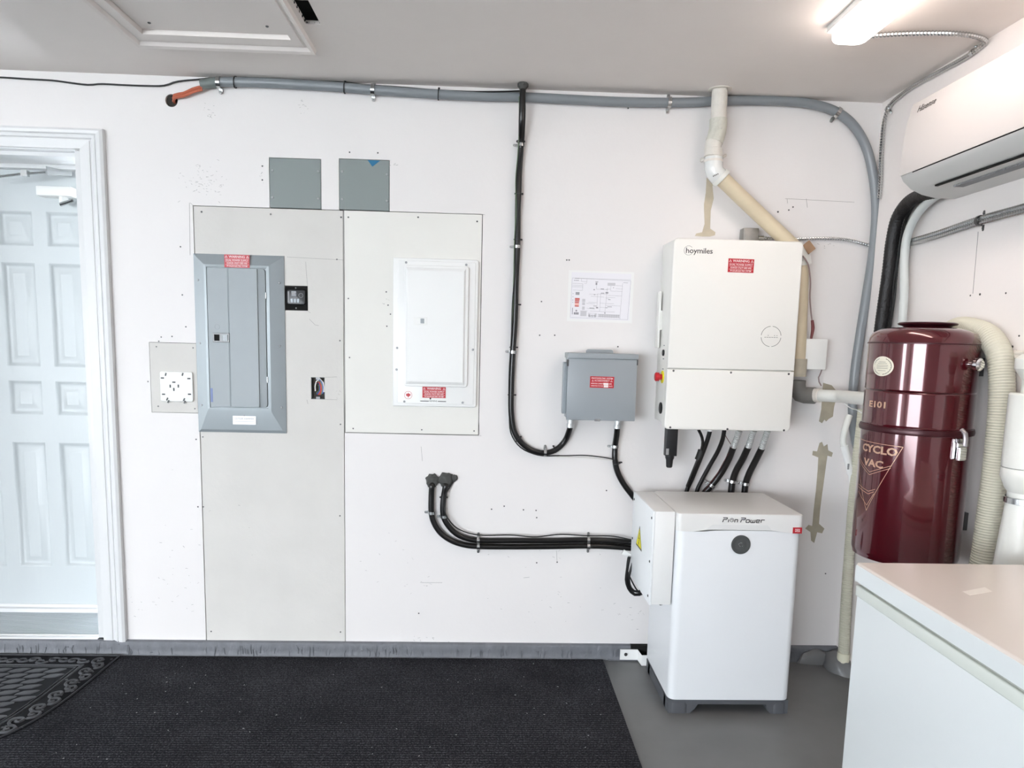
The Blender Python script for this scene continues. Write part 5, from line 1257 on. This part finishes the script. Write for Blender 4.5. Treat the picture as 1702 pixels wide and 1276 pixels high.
# ------------------------------------------------------------------ central vacuum
VX, VY, VR = 1.432, -.752, .163
vc = thing('central_vacuum', 'glossy burgundy central vacuum canister hung on the right wall', 'vacuum', (VX, VY, .60))
def vz(px, py, front=True):   # height on the silhouette plane through the axis
    return P(px, py, -(VY + .075)).z
zt = vz(1447, 570); z_b1 = vz(1438, 645); z_b2 = vz(1428, 703); z_bot = vz(1415, 912)
ax = (0, 0, 1)
b = B(); b.lathe((VX, VY, 0), ax, [(VR * .985, z_bot + .012), (VR, z_bot + .02), (VR, z_bot + .024), (VR, z_bot + .028), (VR * 1.0, z_b2 - .012), (0, z_b2 - .012)], n=64)
b.lathe((VX, VY, 0), ax, [(0, z_bot), (VR * .93, z_bot), (VR * .975, z_bot + .004), (VR * .985, z_bot + .012)], n=64)
bm_ = b.obj('dirt_bucket', M_VAC, vc, ang=.7)
b = B(); b.lathe((VX, VY, 0), ax, [(VR * .99, z_b2 - .016), (VR * 1.035, z_b2 - .014), (VR * 1.045, z_b2 - .006), (VR * 1.03, z_b2 + .004), (VR * .98, z_b2 + .006)], n=64); b.obj('bucket_rim', M_VACBAND, vc)
b = B(); b.lathe((VX, VY, 0), ax, [(0, z_b2 + .002), (VR * .985, z_b2 + .002), (VR, z_b2 + .010), (VR, z_b2 + .013), (VR, z_b2 + .016), (VR, z_b1 - .010), (VR, z_b1 - .007), (VR, z_b1 - .004), (VR * .985, z_b1 - .001), (0, z_b1 - .001)], n=64); mb_ = b.obj('middle_band', M_VAC, vc, ang=.7)
b = B(); b.lathe((VX, VY, 0), ax, [(0, z_b1 + .001), (VR * .985, z_b1 + .001), (VR, z_b1 + .004), (VR, z_b1 + .006), (VR, z_b1 + .009), (VR, zt - .004), (VR, zt)], n=64); ub_ = b.obj('motor_body', M_VAC, vc, ang=.7)
b = B(); b.lathe((VX, VY, 0), ax, [(VR * .99, zt - .002), (VR * 1.012, zt - .001), (VR * 1.012, zt + .002), (VR * .99, zt + .003)], n=64); b.obj('dome_seam', M_VACBAND, vc)
b = B(); b.lathe((VX, VY, 0), ax, [(VR, zt + .003), (VR * .985, zt + .018), (VR * .93, zt + .034), (VR * .80, zt + .046), (VR * .64, zt + .052), (0, zt + .053)], n=64); b.obj('dome', M_VAC, vc, ang=.7)
b = B(); b.lathe((VX + .008, VY, 0), ax, [(VR * .40, zt + .050), (VR * .44, zt + .058), (VR * .52, zt + .062), (VR * .54, zt + .066), (VR * .50, zt + .070), (0, zt + .071)], n=48); b.obj('top_cap', M_VACBAND, vc, 'round dark cap on top of the dome')
# surface mapping: angle measured from the direction towards the camera's left
def on_vac(ang0, z0_, r):
    return lambda u, v, h: (VX + (r + h) * sin(ang0 + u / r), VY - (r + h) * cos(ang0 + u / r), z0_ + v)
def vac_ang(px, py, r=VR):
    v = _ray(px, py); o = Vector((0, -DIST)); d = Vector((v[0], v[2])); c = o - Vector((VX, VY))
    A = d.dot(d); Bq = 2 * c.dot(d); Cq = c.dot(c) - r * r; disc = max(0, Bq * Bq - 4 * A * Cq); t = (-Bq - sqrt(disc)) / (2 * A)
    x_, y_ = o.x + d.x * t - VX, o.y + d.y * t - VY
    return atan2(x_, -y_), EYE - v[1] * t
def vpoly(b, fn, pts, wd, seg=6, h=.0006):
    for (a_, c_) in zip(pts, pts[1:]):
        for k in range(seg):
            p_ = (a_[0] + (c_[0] - a_[0]) * k / seg, a_[1] + (c_[1] - a_[1]) * k / seg); q_ = (a_[0] + (c_[0] - a_[0]) * (k + 1) / seg, a_[1] + (c_[1] - a_[1]) * (k + 1) / seg)
            d_ = Vector((q_[0] - p_[0], q_[1] - p_[1])); n2 = Vector((-d_.y, d_.x)).normalized() * wd / 2
            cs = [fn(p_[0] - n2.x, p_[1] - n2.y, h), fn(q_[0] - n2.x, q_[1] - n2.y, h), fn(q_[0] + n2.x, q_[1] + n2.y, h), fn(p_[0] + n2.x, p_[1] + n2.y, h)]
            b.bm.faces.new([b.bm.verts.new(c) for c in cs])
a0, zz = vac_ang(1458, 672.5, VR); fn = on_vac(a0, zz, VR + .0005)
b = B(); text_geo(b, 'E101', .028, fn, sx=1.4, bold=.03); b.obj('model_lettering', M_GOLD, mb_, 'gold model number lettering')
# gold triangle emblem; corner points read on the canister
def vpt(px, py): a_, z_ = vac_ang(px, py); return (a_ * VR, z_)
fv = lambda u, v, h: (VX + (VR + h) * sin(u / VR), VY - (VR + h) * cos(u / VR), v)
b = B()
A_ = vpt(1501, 743); T_ = vpt(1440, 848)
Lf = (2 * T_[0] - A_[0] - .012, A_[1] + .004)
vpoly(b, fv, [Lf, A_, T_, Lf], .0018, seg=14)
ia = (A_[0] - .012, A_[1] - .006); it = (T_[0], T_[1] + .016); il = (Lf[0] + .012, Lf[1] - .006)
m1 = (A_[0] - (A_[0] - T_[0]) * .29, vpt(1484, 775)[1]); vtx = (T_[0] + .006, vpt(1445, 783)[1])
for dz in (0, -.009):
    f_ = 1 + dz * 4
    vpoly(b, fv, [(Lf[0] + .028, m1[1] + .016 + dz), (vtx[0] - .006, vtx[1] + dz - .002), (m1[0] - (0 if dz else -.003), m1[1] + dz + .002)], .0018, seg=10)
    vpoly(b, fv, [(Lf[0] + .058, vpt(1432, 808)[1] + .004 + dz), (T_[0] + .002, vpt(1443, 815)[1] + dz - .002), (vpt(1455, 813)[0] - (.004 if dz else 0), vpt(1455, 813)[1] + dz)], .0018, seg=8)
vpoly(b, fv, [(Lf[0] + .064, vpt(1432, 815)[1] - .006), (T_[0], T_[1] + .018), (vpt(1453, 818)[0], vpt(1453, 818)[1] - .004)], .0018, seg=8)
a1, z1_ = vac_ang(1458, 750); f1 = on_vac(a1 - .02, z1_ + .004, VR)
text_geo(b, 'CYCLO', .034, f1, sx=1.25, bold=.035)
a2, z2_ = vac_ang(1452, 768); f2 = on_vac(a2 - .03, z2_ - .005, VR); text_geo(b, 'VAC', .032, f2, sx=1.3, bold=.035)
b.obj('brand_emblem', M_GOLD, bm_, 'gold triangle emblem with lettering', normals=False)
# round cream seal
a0, zz = vac_ang(1466.5, 608.5, VR); fb_ = on_vac(a0, zz, VR + .0005); fb = lambda u, v, h: fb_(u * 1.3, v, h)
b = B()
for i in range(10):
    r0, r1 = .032 * i / 10, .032 * (i + 1) / 10
    for k in range(28):
        p_, q_ = 2 * pi * k / 28, 2 * pi * (k + 1) / 28
        cs = [(r0 * cos(p_), r0 * sin(p_)), (r1 * cos(p_), r1 * sin(p_)), (r1 * cos(q_), r1 * sin(q_)), (r0 * cos(q_), r0 * sin(q_))]
        if i == 0: cs = cs[1:]
        b.bm.faces.new([b.bm.verts.new(fb(u, v, .0006)) for u, v in cs])
bmesh.ops.remove_doubles(b.bm, verts=b.bm.verts[:], dist=1e-5)
se = b.obj('round_seal', M_CREAM, ub_, 'round cream warranty seal with laurel wreath', normals=False)
b = B()
for s_ in (-1, 1):
    for k in range(9):
        a_ = radians(-75 + k * 17); cu, cv_ = s_ * .0245 * cos(a_), .0245 * sin(a_)
        for t_ in (-1, 1):
            du, dv2 = .0045 * cos(a_ + t_ * .9), .0045 * sin(a_ + t_ * .9); pu, pv = -dv2 * .35, du * .35
            b.bm.faces.new([b.bm.verts.new(fb(u, v, .0012)) for u, v in ((cu, cv_), (cu + s_ * du * .5 + pu, cv_ + dv2 * .5 + pv), (cu + s_ * du, cv_ + dv2), (cu + s_ * du * .5 - pu, cv_ + dv2 * .5 - pv))])
for (v0, w_) in ((.014, .010), (.009, .014), (.003, .017), (-.002, .017), (-.007, .017), (-.014, .012)):
    vpoly(b, fb, [(-w_, v0), (w_, v0)], .0011, seg=4, h=.0012)
b.obj('seal_print', mat('seal_print', S(110, 106, 92), .5), se, normals=False)
# latch on the right front
a0, zz = vac_ang(1594, 742); fl = lambda u, v, h: (VX + (VR + h) * sin(a0 + u / VR), VY - (VR + h) * cos(a0 + u / VR), zz + v)
lt = thing('tmp', None, None); bpy.data.objects.remove(lt)
def vbx(u0, u1, v0, v1, h0, h1, bev=.001):
    b = B(); t = bmesh.new(); bmesh.ops.create_cube(t, size=1)
    for v in t.verts: v.co = Vector((u0 + (v.co.x + .5) * (u1 - u0), v0 + (v.co.y + .5) * (v1 - v0), h0 + (v.co.z + .5) * (h1 - h0)))
    bmesh.ops.bevel(t, geom=t.edges[:], offset=bev, segments=2, affect='EDGES')
    for v in t.verts: v.co = Vector(fl(v.co.x, v.co.y, v.co.z))
    b.merge(t); return b
la = vbx(-.026, .018, -.038, .024, 0, .004).obj('latch', M_CHROME, vc, 'chrome over-centre latch')
vbx(-.018, .012, -.042, .000, .006, .020, .003).obj('latch_lever', M_CHROME, la)
b = B(); b.tube([Vector(fl(-.022, .006, .010)), Vector(fl(.018, .006, .010))], .0085, n=14, smooth=False); b.obj('latch_pivot', M_CHROME, la)
b = B(); b.tube([Vector(fl(.004, z_, h_)) for z_, h_ in ((.052, -.001), (.050, .008), (.030, .016), (.004, .016))], .0080, n=10); b.obj('latch_hook', mat('hook_grey', S(170, 164, 166), .3, metal=.7), la)
b = vbx(.050, .062, .010, .060, 0, .004); b.bm.free() if False else None
# chrome inlet knob
a0k, zzk = vac_ang(1624, 606, VR * .965)
ka = radians(28)
kd = Vector((sin(ka), -cos(ka), 0)); kp_ = Vector((VX, VY, zzk)) + kd * VR * .94
pk = X(1633, 605, VX + VR * .93)
b = B(); kz = P(1632, 606, .92).z; ka = radians(22); kn = (sin(ka), -cos(ka), 0); kc = Vector((VX + VR * .97 * sin(ka), VY - VR * .97 * cos(ka), kz)); b.lathe(kc, kn, [(.011, 0), (.011, .018), (.017, .020), (.020, .024), (.020, .036), (.014, .041), (0, .042)], n=16); b.obj('inlet_valve', M_CHROME, vc, 'chrome inlet fitting on the canister side')
B().box(VX + .05, XR, VY - .03, VY + .03, zt - .10, zt - .04).obj('wall_mount', M_DSTEEL, vc); B().box(VX + .05, XR, VY - .03, VY + .03, z_bot + .1, z_bot + .16).obj('wall_mount', M_DSTEEL, vc)

# hoses
hs_ = thing('vacuum_hose', 'cream ribbed vacuum hose draped down right of the canister', 'hose', X(1640, 850, XR - .05))
hx = XR - .046
hp = [Vector((VX + .02, -.60, X(1564, 540, hx).z)), X(1594, 545, hx + .002), X(1620, 548, hx), X(1644, 560, hx), X(1660, 585, hx), X(1665, 625, hx), X(1664, 680, hx), X(1659, 740, hx), X(1652, 800, hx), X(1644, 860, hx), X(1636, 920, hx), X(1624, 980, hx), X(1618, 1040, hx)]
hp[0] = X(1572, 556, hx + .004)
b = B(); b.tube(hp, .0365, n=20, ribs=.0085, depth=.06); b.obj('hose_body', M_HOSE, hs_)
h2 = thing('floor_hose', 'thin cream ribbed hose hanging to the floor behind freezer', 'hose', P(1403, 1115, .12))
b = B(); b.tube([P(1433, 680, .12), P(1429, 720, .12), P(1424, 765, .12), P(1418, 830, .12), P(1413, 900, .12), P(1409, 960, .12), P(1405, 1030, .12), P(1402.5, 1085, .12)], lambda t: .0185 + .006 * t, n=16, ribs=.008, depth=.10); b.obj('hose_body', M_HOSE, h2)
b = B(); p = P(1402.5, 1084, .12); b.lathe(p, (-.02, 0, -1), [(.024, 0), (.026, .002), (.026, .045), (.020, .048)], n=18); b.obj('hose_cuff', mat('cream_cuff', S(222, 218, 196), .45), h2)

# white muffler pipe at the right edge
mf = thing('exhaust_muffler', 'white exhaust muffler and pipe at the far right', 'pipe', X(1690, 800, XR - .08))
mx = XR - .075
def mp_(px, py): return X(px, py, mx)
T0, T1 = mp_(1697, 655), mp_(1690, 780)
dv3 = Vector((0, 0, -1)); cyM = mp_(1703, 700).y
rM = (mp_(1702, 700) - mp_(1666, 700)).length * .9
yM = mp_(1664, 700).y - .120
zf = lambda py, px=1690: X(px, py, mx - .02).z
b = B(); b.lathe((mx, yM, 0), (0, 0, 1), [(0, zf(652)), (.058, zf(652)), (.062, zf(655)), (.062, zf(775)), (.058, zf(777)), (0, zf(777))], n=36); b.obj('muffler_body', M_PVC, mf)
b = B(); b.lathe((mx, yM, 0), (0, 0, 1), [(.034, zf(652)), (.034, zf(630)), (.056, zf(612)), (.056, zf(596)), (.040, zf(588)), (0, zf(587))], n=30); b.obj('upper_neck', M_PVC, mf)
b = B(); b.lathe((mx, yM, 0), (0, 0, 1), [(.060, zf(777)), (.062, zf(780)), (.062, zf(792)), (.048, zf(812)), (.040, zf(818)), (.040, zf(828)), (0, zf(828))], n=30); b.obj('lower_neck', M_PVC, mf)
b = B(); b.lathe((mx, yM, 0), (0, 0, 1), [(.044, zf(826)), (.047, zf(827)), (.047, zf(836)), (.044, zf(837))], n=26); b.obj('hose_clip', M_STEEL, mf)
b = B(); b.lathe((mx, yM, 0), (0, 0, 1), [(.041, zf(830)), (.042, zf(840)), (.056, zf(960)), (.060, zf(1060)), (0, zf(1060))], n=30); b.obj('lower_pipe', M_PVC, mf)
b = B(); b.blob(X(1690, 592, XR - .01), .05, (.25, 1.6, .35), seed=3, amp=.4); b.obj('foam_seal', M_PVCPAINT, mf, 'lumpy cream foam on the wall behind the pipe')

# ------------------------------------------------------------------ freezer
fz = thing('chest_freezer', 'white chest freezer in the lower right foreground', 'freezer', (1.29, -1.9, 0))
fx0, fx1, fy1, fy0, fzt = .983, 1.600, -1.277, -2.45, .860
b = B(); b.box(fx0 + .006, fx1, fy0, fy1 - .004, .02, .793, .006, 3); b.obj('cabinet', M_FREEZER, fz)
b = B(); b.box(fx0 + .003, fx1, fy0 - .002, fy1 - .002, .770, .800, .004, 3); b.obj('top_rail', mat('freezer_rail', S(226, 230, 222), .35), fz, 'pale rail round the cabinet top')
b = B(); b.box(fx0 + .012, fx1 - .006, fy0 + .01, fy1 - .012, .799, .8115, .001); b.obj('gasket', M_GASKET, fz)
b = B(); b.box(fx0, fx1, fy0, fy1, .811, fzt, .006, 4); lid = b.obj('lid', M_FRTOP, fz)
b = B(); b.rrect('x', fy0 + .002, fy1 - .002, .811, fzt - .006, fx0 - .001, fx0 + .004, .004); b.obj('lid_edge', M_FREEZER, lid)
b = B(); q = [F(1600, 983, fzt), F(1637, 976, fzt), F(1649, 983, fzt), F(1612, 989, fzt)]
b.prism([Vector((p.x, p.y, fzt)) for p in q], (0, 0, .0006)); b.obj('tape_patch', mat('clear_tape', S(244, 236, 228), .15), lid, 'piece of clear tape')
b = B(); b.box(fx0 + .02, fx1 - .02, fy0 + .02, fy1 - .02, 0, .022); b.obj('base', M_BASE, fz)
